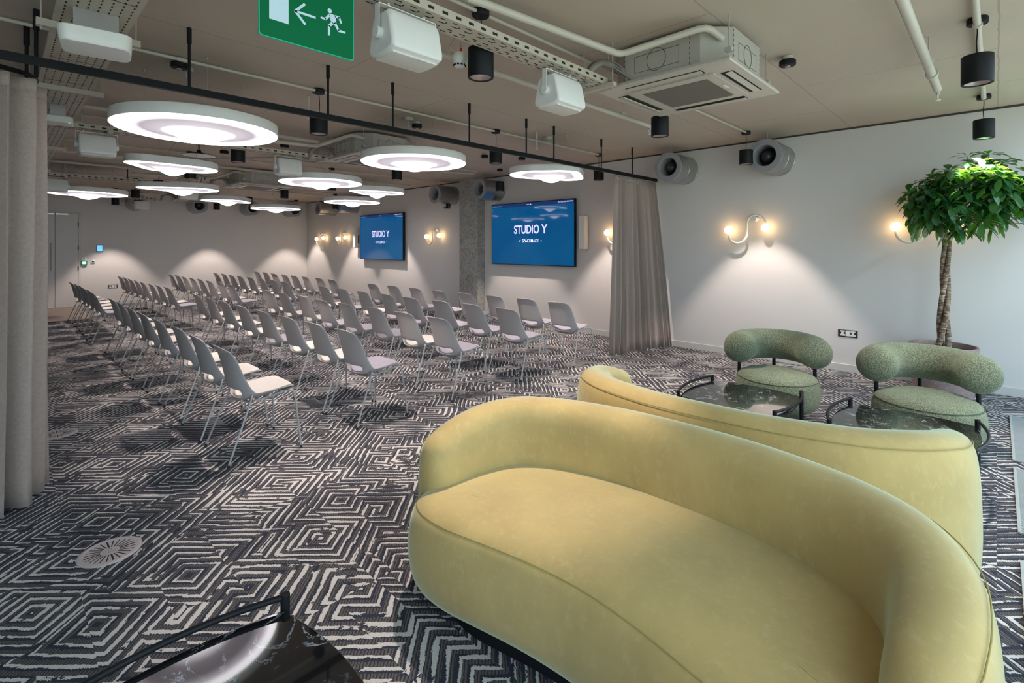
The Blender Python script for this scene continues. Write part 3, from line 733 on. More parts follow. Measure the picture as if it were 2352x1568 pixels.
def dupm(root, loc, label, group=None):
    r = dup(root, loc, None, label, group); return r
for y, lab in ((.47, 'white S-shaped wall lamp half hidden behind the tree crown'), (4.23, 'white S-shaped wall lamp mostly hidden behind the right-hand curtain'), (9.16, 'white S-shaped wall lamp between the far screen and the concrete column'), (13.52, 'white S-shaped wall lamp left of the far screen, nearer to it'), (14.90, 'white S-shaped wall lamp closest to the far corner')):
    dupm(sc0, (XR, y, 1.853), lab)

# ------------------------------------------------------------------ screens
def text(parent, s, w, h, cx, cy, z, m, name, off=0.0):
    cu = bpy.data.curves.new('t', 'FONT'); cu.body = s; cu.align_x = 'CENTER'; cu.align_y = 'CENTER'; cu.offset = off; cu.size = 1
    o = bpy.data.objects.new(name, cu); COL.objects.link(o); bpy.context.view_layer.update()
    me = bpy.data.meshes.new_from_object(o.evaluated_get(bpy.context.evaluated_depsgraph_get()))
    bpy.data.objects.remove(o)
    xs = [v.co.x for v in me.vertices]; ys = [v.co.y for v in me.vertices]
    x0, x1, y0, y1 = min(xs), max(xs), min(ys), max(ys)
    for v in me.vertices:
        v.co.x = (v.co.x-(x0+x1)/2)/(x1-x0)*w+cx; v.co.y = (v.co.y-(y0+y1)/2)/(y1-y0)*h+cy; v.co.z = z
    me.materials.clear(); me.materials.append(m)
    o = bpy.data.objects.new(name, me); COL.objects.link(o); o.parent = parent; return o
def tv(yc, label):
    t = thing('wall_screen', label, 'screen', (XR, yc, 1.727), mtx=M_RIGHT, group='wall screens')
    MB().box(-.6, -.35, 0, .6, .35, .045).build('wall_bracket', black, t, smooth=False)
    MB().box(-1.035, -.592, .045, 1.035, .592, .098).box(-1.035, -.592, .098, 1.035, -.58, .102).box(-1.035, .58, .098, 1.035, .592, .102).box(-1.035, -.58, .098, -1.025, .58, .102).box(1.025, -.58, .098, 1.035, .58, .102).build('casing', black, t, smooth=False)
    p = MB().box(-1.025, -.58, .0982, 1.025, .58, .0995).build('display', screen_m, t, smooth=False)
    MB().box(-1.025, .515, .0996, 1.025, .58, .1000).build('header_bar', bar_m, t, smooth=False)
    text(t, 'STUDIO', .64, .165, -.095, .08, .1003, text_m, 'lettering', .022)
    text(t, 'Y', .15, .165, .350, .08, .1003, text_m, 'lettering', .022)
    text(t, 'SPACEMADE', .42, .062, .01, -.135, .1003, text_m, 'lettering', .006)
    text(t, 'BY', .036, .026, -.255, -.135, .1003, text2_m, 'lettering', .01)
    text(t, 'CO', .036, .026, .275, -.135, .1003, text2_m, 'lettering', .01)
    text(t, 'Event Space at Studio Y', .25, .030, -.88, .545, .1003, text2_m, 'lettering', .004)
    text(t, '10:01 AM', .11, .022, -.03, .548, .1003, text_m, 'lettering', .006)
    text(t, 'Sharing key: 0084749', .33, .030, .83, .547, .1003, text_m, 'lettering', .006)
    return t
tv(6.265, 'large wall screen reading STUDIO Y, right of the concrete column')
tv(11.505, 'wall screen reading STUDIO Y, left of the concrete column')
for y, lab in ((5.045, 'ivory column speaker right of the nearer screen'), (12.80, 'ivory column speaker left of the far screen')):
    t = thing('column_speaker', lab, 'speaker', (XR, y, 1.725), mtx=M_RIGHT, group='column speakers')
    MB().prism([(-.065, -.283), (.065, -.283), (.065, .283), (-.065, .283)], .055, .15).build('cabinet', ivory, t, bevel=.012)
    MB().box(-.052, -.268, .150, .052, .268, .153).build('grille', white_g, t, smooth=False)
    MB().box(-.02, -.16, 0, .02, .06, .056).build('bracket', black, t, smooth=False)

# ------------------------------------------------------------------ wall devices
def socket(loc, mtx, label):
    t = thing('power_socket', label, 'socket', loc, mtx=mtx, group='double wall sockets')
    MB().box(-.098, -.043, 0, .098, .043, .006).build('plate', sock_b, t, smooth=False, bevel=.002)
    for sx in (-1, 1):
        f = MB().box(sx*.052-.024, .018, .006, sx*.052+.024, .033, .0095).box(sx*.052-.012, -.01, .006, sx*.052+.012, .016, .009).box(sx*.052-.026, -.028, .006, sx*.052+.026, -.008, .009)
        f.build('outlet', white_p, t, smooth=False)
    MB().box(-.021, -.030, .006, .021, .036, .009).build('usb_module', white_p, t, smooth=False)
socket((XR, 1.27, .455), M_RIGHT, 'dark double socket on the right wall, between the armchairs')
socket((2.05, YB, .46), M_BACK, 'dark double socket on the far wall right of the door')
t = thing('touch_panel', 'small lit blue touch panel on the far wall, above the switches', 'touch panel', (1.79, YB, 1.43), mtx=M_BACK)
MB().box(-.062, -.086, 0, .062, .086, .02).build('casing', black, t, smooth=False, bevel=.004)
MB().box(-.052, -.068, .02, .052, .078, .022).build('display', lcd_m, t, smooth=False)
t = thing('exit_button', 'green lit exit button beside the door', 'door button', (1.49, YB, 1.075), mtx=M_BACK)
MB().box(-.06, -.05, 0, .06, .05, .04).build('casing', mat('green_box', (0, .32, .13), .4), t, bevel=.006)
MB().box(-.035, -.03, .04, .035, .03, .043).build('button', emis('green_white', (.55, .95, .75), .8), t)
t = thing('call_point', 'white plate with a small red light above the exit button', 'door button', (1.49, YB, 1.172), mtx=M_BACK)
MB().box(-.05, -.04, 0, .05, .04, .018).build('plate', white_p, t, bevel=.003)
MB().lathe([(.016, .018), (.012, .026), (.001, .027)], n=16).build('button', red_m, t)
t = thing('key_switch', 'small steel key switch on the far wall', 'switch', (1.66, YB, 1.095), mtx=M_BACK)
MB().box(-.043, -.043, 0, .043, .043, .01).build('plate', silver, t, bevel=.003)
MB().lathe([(.018, .01), (.018, .02), (.001, .021)], n=16).build('lock', black, t)

# ------------------------------------------------------------------ exit sign
M_SIGN = Matrix(((1, 0, 0), (0, 0, -1), (0, 1, 0)))
t = thing('exit_sign', 'green hanging exit sign with arrow and running figure', 'exit sign', (.7045, 1.6, 2.25), mtx=M_SIGN)
hw, hh_ = .1555, .112
def rrect(w, h, r, n=5):
    out = []
    for cx, cy, a0 in ((w-r, h-r, 0), (-w+r, h-r, 90), (-w+r, -h+r, 180), (w-r, -h+r, 270)):
        for k in range(n+1): a = radians(a0+90*k/n); out.append((cx+r*cos(a), cy+r*sin(a)))
    return out
MB().prism(rrect(hw, hh_, .010), -.0025, .0025).build('panel', sgreen_e, t, ang=30)
MB().prism(rrect(hw-.003, hh_-.003, .009), .0025, .0032).build('face', sgreen, t, ang=30)
def flat(polys, name):
    f = MB()
    for poly in polys: f.prism([(x-.7045, z-2.25) for x, z in poly], .0032, .0038)
    f.build(name, swhite, t, smooth=False)
def bar(x0, y0, x1, y1, w, w2=None):
    d = Vector((x1-x0, y1-y0)).normalized(); n_ = Vector((-d.y, d.x)); w2 = w if w2 is None else w2
    return [(x0+n_.x*w/2, y0+n_.y*w/2), (x0-n_.x*w/2, y0-n_.y*w/2), (x1-n_.x*w2/2, y1-n_.y*w2/2), (x1+n_.x*w2/2, y1+n_.y*w2/2)]
flat([[(.579, 2.195), (.637, 2.195), (.637, 2.325), (.579, 2.325)]], 'door_pictogram')
flat([bar(.657, 2.243, .689, 2.277, .008), bar(.657, 2.245, .690, 2.211, .008), bar(.662, 2.2440, .724, 2.2440, .0075)], 'arrow')
head = [(.772+.0075*cos(2*pi*k/16), 2.283+.0078*sin(2*pi*k/16)) for k in range(16)]
flat([head, [(.770, 2.274), (.792, 2.274), (.795, 2.250), (.786, 2.242), (.777, 2.248), (.772, 2.262)],
      bar(.790, 2.271, .806, 2.271, .008), bar(.804, 2.273, .813, 2.254, .007), bar(.772, 2.270, .757, 2.250, .008), bar(.759, 2.251, .741, 2.251, .0065),
      bar(.783, 2.247, .769, 2.231, .010, .008), bar(.7695, 2.234, .7695, 2.200, .008), bar(.789, 2.249, .804, 2.226, .010, .008), bar(.802, 2.2265, .828, 2.2265, .009, .006)], 'running_figure')
MB().cyl((-.11, hh_, 0), (-.11, .65, 0), .003, 6).cyl((.11, hh_, 0), (.11, .65, 0), .003, 6).build('hanging_rod', wire_m, t)

# ------------------------------------------------------------------ ceiling: black pendants
def spot(name, loc, e, size, blend, parent=None, rad=.02, col=(1, .82, .72)):
    d = bpy.data.lights.new(name, 'SPOT'); d.energy = e; d.spot_size = radians(size); d.spot_blend = blend; d.shadow_soft_size = rad; d.color = col
    o = bpy.data.objects.new(name, d); COL.objects.link(o); o.location = loc
    if parent: o.parent = parent
    return o
def pendant():
    t = thing('pendant_lamp', 'x', 'pendant lamp')
    MB().lathe([(.050, -.002), (.052, -.012), (.052, -.036), (.049, -.040), (.001, -.040)], n=32).build('canopy', black, t)
    MB().tube(bez([(0, 0, -.038), (.006, 0, -.09), (.010, .004, -.15), (.003, 0, -.235)], 5), .0035, 6).build('cord', black, t)
    sh = MB(); R = .077
    sh.lathe([(.001, -.232), (R-.003, -.232), (R, -.235), (R, -.402), (R-.002, -.405), (R-.012, -.405), (R-.014, -.402), (.030, -.362), (.028, -.36), (.001, -.36)], n=40)
    sh.build('lamp_shade', black, t)
    MB().lathe([(R-.0155, -.400), (.0295, -.3665)], n=32, caps=False).build('reflector', refl_m, t)
    MB().lathe([(.024, -.3605), (.024, -.3655), (.001, -.3665)], n=20).build('bulb', led_m, t)
    spot('spot_light', (0, 0, -.41), 195, 74, .38, t)
    return t
pl0 = pendant(); first = True
cols = ((2.0, 'column nearest the left curtain'), (4.2, 'middle column'), (6.38, 'column along the screens wall'))
yrow = (.085, 2.2, 4.35, 6.5, 8.61, 10.74, 12.87, 15.4)
rown = ('first row by the window', 'second row from the window', 'third row, beyond the curtain track', 'fourth row from the window', 'fifth row from the window', 'sixth row from the window', 'seventh row from the window', 'row nearest the far wall')
for (x, cn) in cols:
    for y, rn in zip(yrow, rown):
        if (x == 2.0 and y < 1) or (x > 6 and y == 8.61): continue
        lab = 'black cylinder pendant, %s, %s' % (cn, rn)
        if first: pl0.location = (x, y, ZC); tag(pl0, lab, 'pendant lamp', 'black cylinder pendants'); first = False
        else: dup(pl0, (x, y, ZC), 0, lab)

# ------------------------------------------------------------------ ceiling: glowing discs
def egg(kind):
    """outline radius function in polar form about the bump centre, and bump centre"""
    N = 72; out = []
    if kind == 'round': return [(.575*cos(2*pi*k/N), .575*sin(2*pi*k/N)) for k in range(N)]
    # rounded triangle-like pebble: hull of three circles
    cs = [(-.16, .10, .36), (.42, .03, .20), (-.05, -.14, .30)]
    for k in range(N):
        a = 2*pi*k/N; d = Vector((cos(a), sin(a)))
        # ray-march to the hull boundary using support of hull via half-planes
        best = 1e9
        for j in range(180):
            b = 2*pi*j/180; n_ = Vector((cos(b), sin(b))); s = max(Vector((x, y)).dot(n_)+r for x, y, r in cs); q = d.dot(n_)
            if q > 1e-3: best = min(best, s/q)
        out.append((d.x*best, d.y*best))
    return out
def disc(kind):
    t = thing('disc_lamp', 'x', 'ceiling lamp')
    o_ = egg(kind); N = len(o_)
    prof = [(1, 0), (.985, -.006)]
    MB().loft([[(x*.3, y*.3, .084) for x, y in o_], [(x*.985, y*.985, .084) for x, y in o_], [(x, y, .078) for x, y in o_], [(x, y, 0) for x, y in o_]]).build('housing', white_p, t)
    # diffuser: flat rim, shallow trough, soft bump hanging in the middle
    K = 22; verts = []; glow = []
    for i in range(K+1):
        q = 1-i/K
        if q > .86: z = -.006-.004*(1-(q-.86)/.14)
        elif q > .55: z = -.010+.008*sin((.86-q)/.31*pi)
        else: z = -.010-.088*(.5+.5*cos(pi*q/.55))
        for x, y in o_: verts.append((x*q*.985, y*q*.985, z)); glow.append(q)
    f = MB(); f.add(verts[:N*K], [(i*N+j, i*N+(j+1) % N, (i+1)*N+(j+1) % N, (i+1)*N+j) for i in range(K-1) for j in range(N)]+[tuple((K-1)*N+j for j in range(N))])
    ob = f.build('diffuser', diff_m, t, ang=80)
    at = ob.data.attributes.new('glow', 'FLOAT', 'POINT'); at.data.foreach_set('value', glow[:N*K])
    for a in (.4, 2.5, 4.6):
        R = .40 if kind == 'round' else .28
        MB().cyl((R*cos(a), R*sin(a), .06), (R*cos(a), R*sin(a), .46), .0012, 5).lathe([(.008, .455), (.008, .478)], (R*cos(a), R*sin(a), 0), 8).build('suspension_wire', wire_m, t)
    MB().tube(bez([(.02, 0, .066), (.05, .02, .20), (-.06, 0, .32), (-.10, -.03, .44)], 5), .003, 6).lathe([(.055, .445), (.055, .478)], (-.10, -.03, 0), 20).build('feed_cord', cord_m, t)
    return t
DZ = 2.42
dR = disc('round'); dE = disc('egg')
dl = [('round', 1.13, 4.60, 0, 'large round glowing disc lamp nearest the left curtain'),
      ('round', 3.23, 4.65, 0, 'round glowing disc lamp just beyond the middle of the track'),
      ('round', 3.31, 7.12, 0, 'round glowing disc lamp with a wide rim, third nearest round one'),
      ('egg', 1.44, 7.0, 205, 'pebble-shaped glowing lamp below the nearest left disc'),
      ('round', 1.12, 11.62, 0, 'glowing disc lamp touching the edge of the left curtain'),
      ('egg', 2.12, 9.62, 170, 'long pebble-shaped glowing lamp with cables hanging before it'),
      ('egg', 3.31, 11.4, 20, 'small pebble-shaped glowing lamp above the far wall vents'),
      ('round', 4.87, 12.98, 0, 'farthest round glowing disc lamp, lowest in the picture'),
      ('round', 5.27, 9.85, 0, 'round glowing disc lamp above and left of the far screen'),
      ('egg', 4.60, 7.75, 185, 'pebble-shaped glowing lamp above the far screen'),
      ('egg', 5.04, 4.18, 0, 'pebble-shaped glowing lamp over the front row, above the nearer screen')]
seen = set()
for k, x, y, rz, lab in dl:
    src = dR if k == 'round' else dE
    if k not in seen: seen.add(k); src.location = (x, y, DZ); src.rotation_euler = (0, 0, radians(rz)); tag(src, lab, 'ceiling lamp', 'glowing disc lamps')
    else: src = dup(src, (x, y, DZ), radians(rz), lab, 'glowing disc lamps')
    if k == 'egg': q = 1.0 if x in (2.12, 5.04) else .86; src.scale = (q, q, 1)

# ------------------------------------------------------------------ shallow black cone lamps
cn0 = None
for x, y, z, lab in ((1.80, 7.34, 2.655, 'shallow black cone pendant beyond the pebble lamp on the left'), (1.63, 11.2, 2.655, 'shallow black cone pendant half hidden above the far left disc'), (1.60, 15.6, 2.655, 'shallow black cone pendant over the door side of the far wall')):
    if cn0 is None:
        t = cn0 = thing('cone_lamp', lab, 'pendant lamp', (x, y, z), group='black cone pendants')
        MB().lathe([(.001, .075), (.022, .07), (.024, .05), (.05, .035), (.19, 0), (.188, -.003), (.05, .028), (.001, .03)], n=40).build('lamp_shade', black, t)
        MB().lathe([(.185, -.002), (.05, .026), (.001, .027)], n=32).build('inner_face', white_p, t)
        MB().cyl((0, 0, .07), (0, 0, .245), .006, 8).build('stem', black, t)
    else: dup(cn0, (x, y, z), 0, lab)

# ------------------------------------------------------------------ ceiling: air conditioning cassettes
def cassette():
    t = thing('ceiling_cassette', 'x', 'air conditioner')
    c = .15
    def oct_(h, c): return [(-h+c, -h), (h-c-.06, -h), (h, -h+c+.06), (h, h-c), (h-c, h), (-h+c, h), (-h, h-c), (-h, -h+c)]
    MB().prism(oct_(.42, c), .035, .272).build('casing', ac_m, t, smooth=False, bevel=.003)
    MB().prism(oct_(.30, .1), .272, .28).build('top_plate', ac_m, t, smooth=False)
    p = .47
    MB().loft([[(x*s, y*s, z) for x, y in ((-p, -p), (p, -p), (p, p), (-p, p))] for s, z in ((.93, .036), (.985, .03), (1, .012), (.99, .002), (.90, .0))]).build('fascia', acp_m, t, smooth=False)
    for k in range(4):
        a = k*pi/2; R = Matrix.Rotation(a, 3, 'Z')
        def tr(mb): mb.v = [tuple(R @ Vector(v)) for v in mb.v]; return mb
        tr(MB().box(-.27, -.415, -.0015, .27, -.335, .004)).build('air_slot', dark_slot, t, smooth=False)
        tr(MB().loft([[(-.265, -.408, -.004), (.265, -.408, -.004), (.265, -.404, .0), (-.265, -.404, .0)], [(-.265, -.368, -.012), (.265, -.368, -.012), (.265, -.365, -.007), (-.265, -.365, -.007)]])).build('louvre', acp_m, t, smooth=False)
    MB().box(-.31, -.31, -.008, .31, .31, .001).build('intake_frame', acp_m, t, smooth=False, bevel=.004)
    MB().box(-.235, -.235, -.011, .235, .235, -.008).build('intake_grille', acg_m, t, smooth=False)
    MB().box(-.04, -.275, -.0105, .04, -.258, -.008).build('badge', white_p, t, smooth=False)
    # knock-out outlines on the casing sides
    ko = MB()
    for k in range(4):
        a = k*pi/2; R = Matrix.Rotation(a, 3, 'Z'); g = MB(); y = -.4212; w = .002
        for (x0, x1, z0, z1) in ((-.19, .13, .195, .195), (-.19, .13, .085, .085)): g.box(x0, y, z0-w/2, x1, y+.001, z0+w/2)
        for x in (-.19, .13): g.box(x-w/2, y, .085, x+w/2, y+.001, .195)
        g.tube([(-.03+.068*cos(2*pi*j/24), y, .145+.075*sin(2*pi*j/24)) for j in range(24)], .0014, 4, closed=True)
        for zq in range(7): g.box(-.272, y, .05+zq*.032, -.269, y+.001, .066+zq*.032); g.box(.2, y, .05+zq*.032, .203, y+.001, .066+zq*.032)
        g.v = [tuple(R @ Vector(v)) for v in g.v]; ko.v, ko.f, ko.m = (lambda b: (ko.v+g.v, ko.f+[tuple(b+i for i in f) for f in g.f], ko.m+g.m))(len(ko.v))
    ko.build('knockout_marks', dark_slot, t, smooth=False)
    for x, y in ((-.36, -.40), (.40, -.36), (.36, .40), (-.40, .36)):
        MB().cyl((x*1.09, y*1.09, .10), (x*1.09, y*1.09, .298), .004, 8).box(x*1.09-.02, y*1.09-.02, .075, x*1.09+.02, y*1.09+.02, .10).build('hanger', ac_m, t)
    # drain pipe hugging the side, and refrigerant hoses
    dp = [Vector(q) for q in ((-1.9, .235, .10), (-.71, .125, .12), (-.50, -.345, .222), (-.345, -.375, .188))]
    path = [dp[0]]
    for a, b, c_ in zip(dp, dp[1:], dp[2:]):
        u_ = (a-b).normalized()*.045; w_ = (c_-b).normalized()*.045
        path += [b+u_, b+(u_+w_)*.28, b+w_]
    path.append(dp[-1]); MB().tube(path, .021, 14).build('drain_pipe', pipe_m, t)
    MB().tube(bez([(-.40, .28, .12), (-.50, .30, .14), (-.60, .34, .15), (-.66, .38, .10), (-.68, .42, .02)], 5), .024, 10).build('hose', cable_m, t)
    for k in range(3):
        MB().tube(bez([(-.42, .20+.03*k, .03+.02*k), (-.50, .26, .10+.02*k), (-.60+.01*k, .36, .16+.01*k), (-.68+.015*k, .40+.01*k, .12), (-.70+.012*k, .44, .0), (-.74, .46+.02*k, .03)], 5), .005, 6).build('cable', cable_m, t)
    return t
cs0 = cassette(); tag(cs0, 'boxy ceiling cassette air conditioner nearest the camera', 'air conditioner', 'ceiling cassette air conditioners'); cs0.location = (3.48, 1.60, 2.60)
for y, lab in ((5.86, 'ceiling cassette air conditioner behind the second round disc'), (10.05, 'ceiling cassette air conditioner between cable clump and small disc'), (14.1, 'farthest ceiling cassette air conditioner, close to the far wall')):
    dup(cs0, (3.44, y, 2.60), 0, lab)

# ------------------------------------------------------------------ cable trays
def tray(x0, x1, y0, y1, z, name, label, along='x', grp=None):
    t = thing(name, label, 'cable tray', ((x0+x1)/2, (y0+y1)/2, z), group=grp)
    a, b = (x1-x0)/2, (y1-y0)/2
    lip = .045
    if along == 'x':
        MB().box(-a, -b, 0, a, b, .004).box(-a, -b, .004, a, -b+.004, lip).box(-a, b-.004, .004, a, b, lip).build('tray', tray_m, t, smooth=False)
        g = MB(); n = int(2*a/.085)
        for k in range(n):
            x = -a+.05+k*.085
            g.box(x, -b-.0015, .014, x+.034, -b-.0005, .028)
            for yy in (-.055, -.02, .02, .055): g.box(x+(.02 if abs(yy) < .03 else 0), yy-.003, -.0015, x+.036+(.02 if abs(yy) < .03 else 0), yy+.003, -.0005)
            g.box(x+.055, -.04, -.0015, x+.061, -.026, -.0005); g.box(x+.055, .03, -.0015, x+.061, .044, -.0005)
        g.build('perforation', dark_slot, t, smooth=False)
        for k in range(3):
            yy = -.04+.035*k
            MB().tube([(-a+2*a*j/24, yy+.012*sin(j*1.3+k), .012+.006*k+.01*abs(sin(j*.7+k))) for j in range(25)], .007, 6).build('cable', cable_m, t)
    else:
        MB().box(-a, -b, 0, a, b, .004).box(-a, -b, .004, -a+.004, b, .03).box(a-.004, -b, .004, a, b, .03).build('tray', tray_m, t, smooth=False)
        g = MB(); n = int(2*b/.05)
        for k in range(n):
            y = -b+.03+k*.05
            for j in range(7):
                x = -a+.03+j*(2*a-.06)/6
                g.box(x-.003, y+.006*(j % 2), -.0015, x+.003, y+.022+.006*(j % 2), -.0005)
        for k in range(int(2*b/.6)):
            g.box(-a+.02, -b+.3+k*.6, -.0012, a-.02, -b+.304+k*.6, -.0006)
        g.build('perforation', dark_slot, t, smooth=False)
    return t
tl = [(.62, 2.97, 1.95, 2.105, 'perforated cable tray carrying the two nearest white speakers'), (.32, 2.97, 6.26, 6.40, 'perforated cable tray crossing the room below the first disc'), (.32, 2.75, 10.85, 11.0, 'perforated cable tray third from the window'), (.4, 2.7, 14.70, 14.84, 'perforated cable tray nearest the far wall')]
for x0, x1, y0, y1, lab in tl:
    t = tray(x0, x1, y0, y1, 2.625, 'cable_tray', lab, grp='narrow cable trays')
    a = (x1-x0)/2
    xs = [-a+.45, a-.02]
    for x in xs:
        MB().box(x-.02, -.15, -.028, x+.02, .13, -.002).build('cross_bracket', tray_m, t, smooth=False)
        for yy in (-.13, .11): MB().cyl((x, yy, -.05), (x, yy, .274), .004, 6).build('threaded_rod', tray_m, t)
t = tray(.205, .515, 1.6, 15.4, 2.70, 'wide_cable_tray', 'wide perforated cable tray running away along the left side', 'y')
for y in (3.62, 5.05, 6.35, 8.2, 10.7, 13.4):
    MB().box(-.22, y-8.5-.02, -.04, .225, y-8.5+.02, -.002).build('cross_bracket', tray_m, t, smooth=False)
    for x in (-.20, .205): MB().cyl((x, y-8.5, -.06), (x, y-8.5, .198), .004, 6).build('threaded_rod', tray_m, t)
# loose bundle of cut cables hanging before the long pebble lamp
t = thing('cable_bundle', 'untidy clump of dark cables hanging before the long pebble lamp', 'cables', (2.10, 9.0, 2.60))
for k in range(7):
    MB().tube(bez([(.06*sin(k), 0, .06), (-.05+.04*k, .02*k-.05, .02+.03*sin(k*2)), (-.12+.05*k, 0, -.06-.02*(k % 3)), (-.2+.07*k, .03, -.10+.05*((k*5) % 4))], 4), .007, 6).build('cable', cable_m, t)

# ------------------------------------------------------------------ speakers on the trays
def hang_speaker():
    t = thing('hanging_speaker', 'x', 'speaker')
    prof = [(-.055, .10), (.055, .10), (.075, .07), (.105, -.06), (.102, -.082), (.06, -.098), (0, -.102), (-.06, -.098), (-.102, -.082), (-.105, -.06), (-.075, .07)]
    hw = .142; lp = []
    for x, s in ((-hw, .88), (-hw+.012, .985), (-hw+.03, 1), (hw-.03, 1), (hw-.012, .985), (hw, .88)): lp.append([(x, y*s, z*s) for y, z in prof])
    MB().loft(lp).build('cabinet', white_p, t, ang=32, bevel=.004)
    lp = []
    for x, s in ((-hw+.02, .9), (hw-.02, .9)): lp.append([(x, y*s, -.0985-.006*(1-(y/.1)**2)) for y in (-.085, -.04, 0, .04, .085)]+[(x, .07, -.09), (x, -.07, -.09)])
    MB().loft(lp).build('grille', white_g, t)
    f = MB().box(-hw-.016, -.017, .128, hw+.016, .017, .132)
    for sx in (-1, 1): f.box(sx*(hw+.016)-.002, -.017, .0, sx*(hw+.016)+.002, .017, .13)
    f.build('bracket', white_p, t, smooth=False)
    for sx in (-1, 1): MB().cyl((sx*(hw-.005), 0, 0), (sx*(hw+.026), 0, 0), .026, 18).build('knob', white_p, t, bevel=.003)
    MB().cyl((-.10, 0, .128), (-.10, 0, .148), .006, 8).cyl((.10, 0, .128), (.10, 0, .148), .006, 8).build('fixing_bolt', white_p, t)
    return t
hs = hang_speaker(); first = True
for x, y, z, lab in ((1.36, 2.02, 2.472, 'white speaker hanging under the cable tray, right of the exit sign'), (2.53, 2.02, 2.472, 'white speaker at the end of the tray, beside the nearest air conditioner'), (.68, 6.33, 2.472, 'white speaker on the second tray, left of the first disc'), (2.52, 6.33, 2.472, 'white speaker hanging above the third round disc'), (.66, 10.92, 2.472, 'white speaker cut off by the left curtain edge'), (2.50, 10.92, 2.472, 'white speaker partly hidden behind the long pebble lamp'), (2.42, 14.77, 2.472, 'farthest white speaker, in front of a round wall vent')):
    if first: hs.location = (x, y, z); tag(hs, lab, 'speaker', 'white hanging speakers'); first = False
    else: dup(hs, (x, y, z), 0, lab)

# ------------------------------------------------------------------ access points under the wide tray
t = thing('access_point', 'large white wireless unit with rounded corners under the wide tray', 'wireless access point', (.36, 3.36, 2.545), rz=radians(-8))
MB().loft([[(x*s, y*s, z) for x, y in rrect(.148, .125, .05, 6)] for s, z in ((.95, .045), (1, .040), (.985, .0), (.955, -.030), (.92, -.036), (.5, -.042))]).build('housing', white_p, t, ang=30)
MB().box(-.09, -.05, .045, .09, .05, .154).build('bracket', silver, t, smooth=False)
t = thing('access_point', 'small white wireless unit with a green light, left under the wide tray', 'wireless access point', (.36, 5.75, 2.56), rz=radians(-6))
MB().prism(rrect(.10, .09, .03, 5), -.02, .035).build('housing', white_p, t, bevel=.006)
MB().box(-.05, -.03, .035, .05, .03, .139).build('bracket', silver, t, smooth=False)
MB().lathe([(.004, 0), (.004, .002)], (.075, -.085, -.022), 8).build('light', gled_m, t)

# ------------------------------------------------------------------ pipes
def pipe(label, pts, r, z0=None, heads=(), hang=(), m=pipe_m, name='sprinkler_pipe', cat='pipe', grp=None, joints=()):
    c = Vector(pts[0]); t = thing(name, label, cat, c, group=grp)
    loc = [Vector(p)-c for p in pts]
    MB().tube(loc if len(loc) == 2 else bez(loc, 5), r, 14).build('tube', m, t)
    for h in hang:
        h = Vector(h)-c; MB().cyl((h.x, h.y, h.z), (h.x, h.y, ZC-c.z-.002), .004, 6).lathe([(r+.004, -.008), (r+.004, .008)], (h.x, h.y, h.z+r*1.2), 10).build('hanger', m, t)
    for h in joints:
        h = Vector(h)-c; d = (loc[1]-loc[0]).normalized()
        MB().cyl(h-d*.025, h+d*.025, r*1.35, 14).build('collar', m, t)
    for h in heads:
        h = Vector(h)-c
        k = MB().cyl((h.x, h.y, h.z), (h.x, h.y, h.z-.03), .012, 10)
        k.build('drop', m, t)
        k = MB(); k.tube([(h.x-.014, h.y, h.z-.03), (h.x-.016, h.y, h.z-.05), (h.x, h.y, h.z-.068), (h.x+.016, h.y, h.z-.05), (h.x+.014, h.y, h.z-.03)], .0035, 6)
        k.lathe([(.018, -.074), (.018, -.070)], (h.x, h.y, h.z), 12).build('sprinkler_head', white_p, t)
    return t
pipe('thick pale pipe ending in a sprinkler head near the top right corner', [(.6, .34, 2.70), (5.02, .325, 2.70)], .027, heads=((5.04, .325, 2.69),), hang=((4.35, .325, 2.70),), joints=((4.55, .325, 2.70),))
pipe('pale pipe passing behind the two right-edge pendants', [(.8, .085, 2.86), (6.33, .085, 2.86)], .019, name='conduit', joints=((4.2, .085, 2.86),), hang=((5.0, .085, 2.86),))
pipe('thin conduit joining the second pendant row, under the ceiling', [(.6, 2.19, 2.876), (6.36, 2.19, 2.876)], .011, name='conduit', joints=((2.0, 2.19, 2.876), (4.2, 2.19, 2.876)))
pipe('sprinkler pipe emerging behind the nearest pendant and ending at the next one', [(1.6, 2.50, 2.70), (4.58, 2.50, 2.70)], .021, heads=((2.18, 2.50, 2.69), (4.56, 2.50, 2.69)), hang=((4.05, 2.50, 2.70),))
pipe('thin conduit running above the black curtain track', [(-.2, 4.33, 2.876), (6.36, 4.33, 2.876)], .012, name='conduit', joints=((.95, 4.33, 2.876), (2.0, 4.33, 2.876), (3.3, 4.33, 2.876), (4.2, 4.33, 2.876)))
for y, a, lab in ((6.10, 2.8, 'pipe left of the second air conditioner'), (6.9, 6.2, 'conduit beyond the second cable tray'), (8.6, 6.3, 'conduit along the fifth pendant row'), (9.2, 6.3, 'pipe beyond the fifth pendant row'), (10.4, 2.8, 'pipe left of the third air conditioner'), (12.4, 6.3, 'conduit before the seventh pendant row'), (13.1, 6.3, 'conduit beyond the seventh pendant row')):
    pipe('long ' + lab, [(-.2, y, 2.80 if 'pipe' in lab else 2.87), (a, y, 2.80 if 'pipe' in lab else 2.87)], .02 if 'pipe' in lab else .011, name='conduit', grp=None)
for (x0, y0, x1, y1, lab, z) in ((2.05, 8.0, 3.1, 6.75, 'slanting sprinkler pipe between the second and third cable trays', 2.72), (2.9, 8.15, 6.2, 7.0, 'slanting pipe rising behind the second round disc', 2.84)):
    pipe(lab, [(x0, y0, z), (x1, y1, z)], .018, heads=((x0+.02, y0-.02, z-.01),) if z < 2.8 else ())
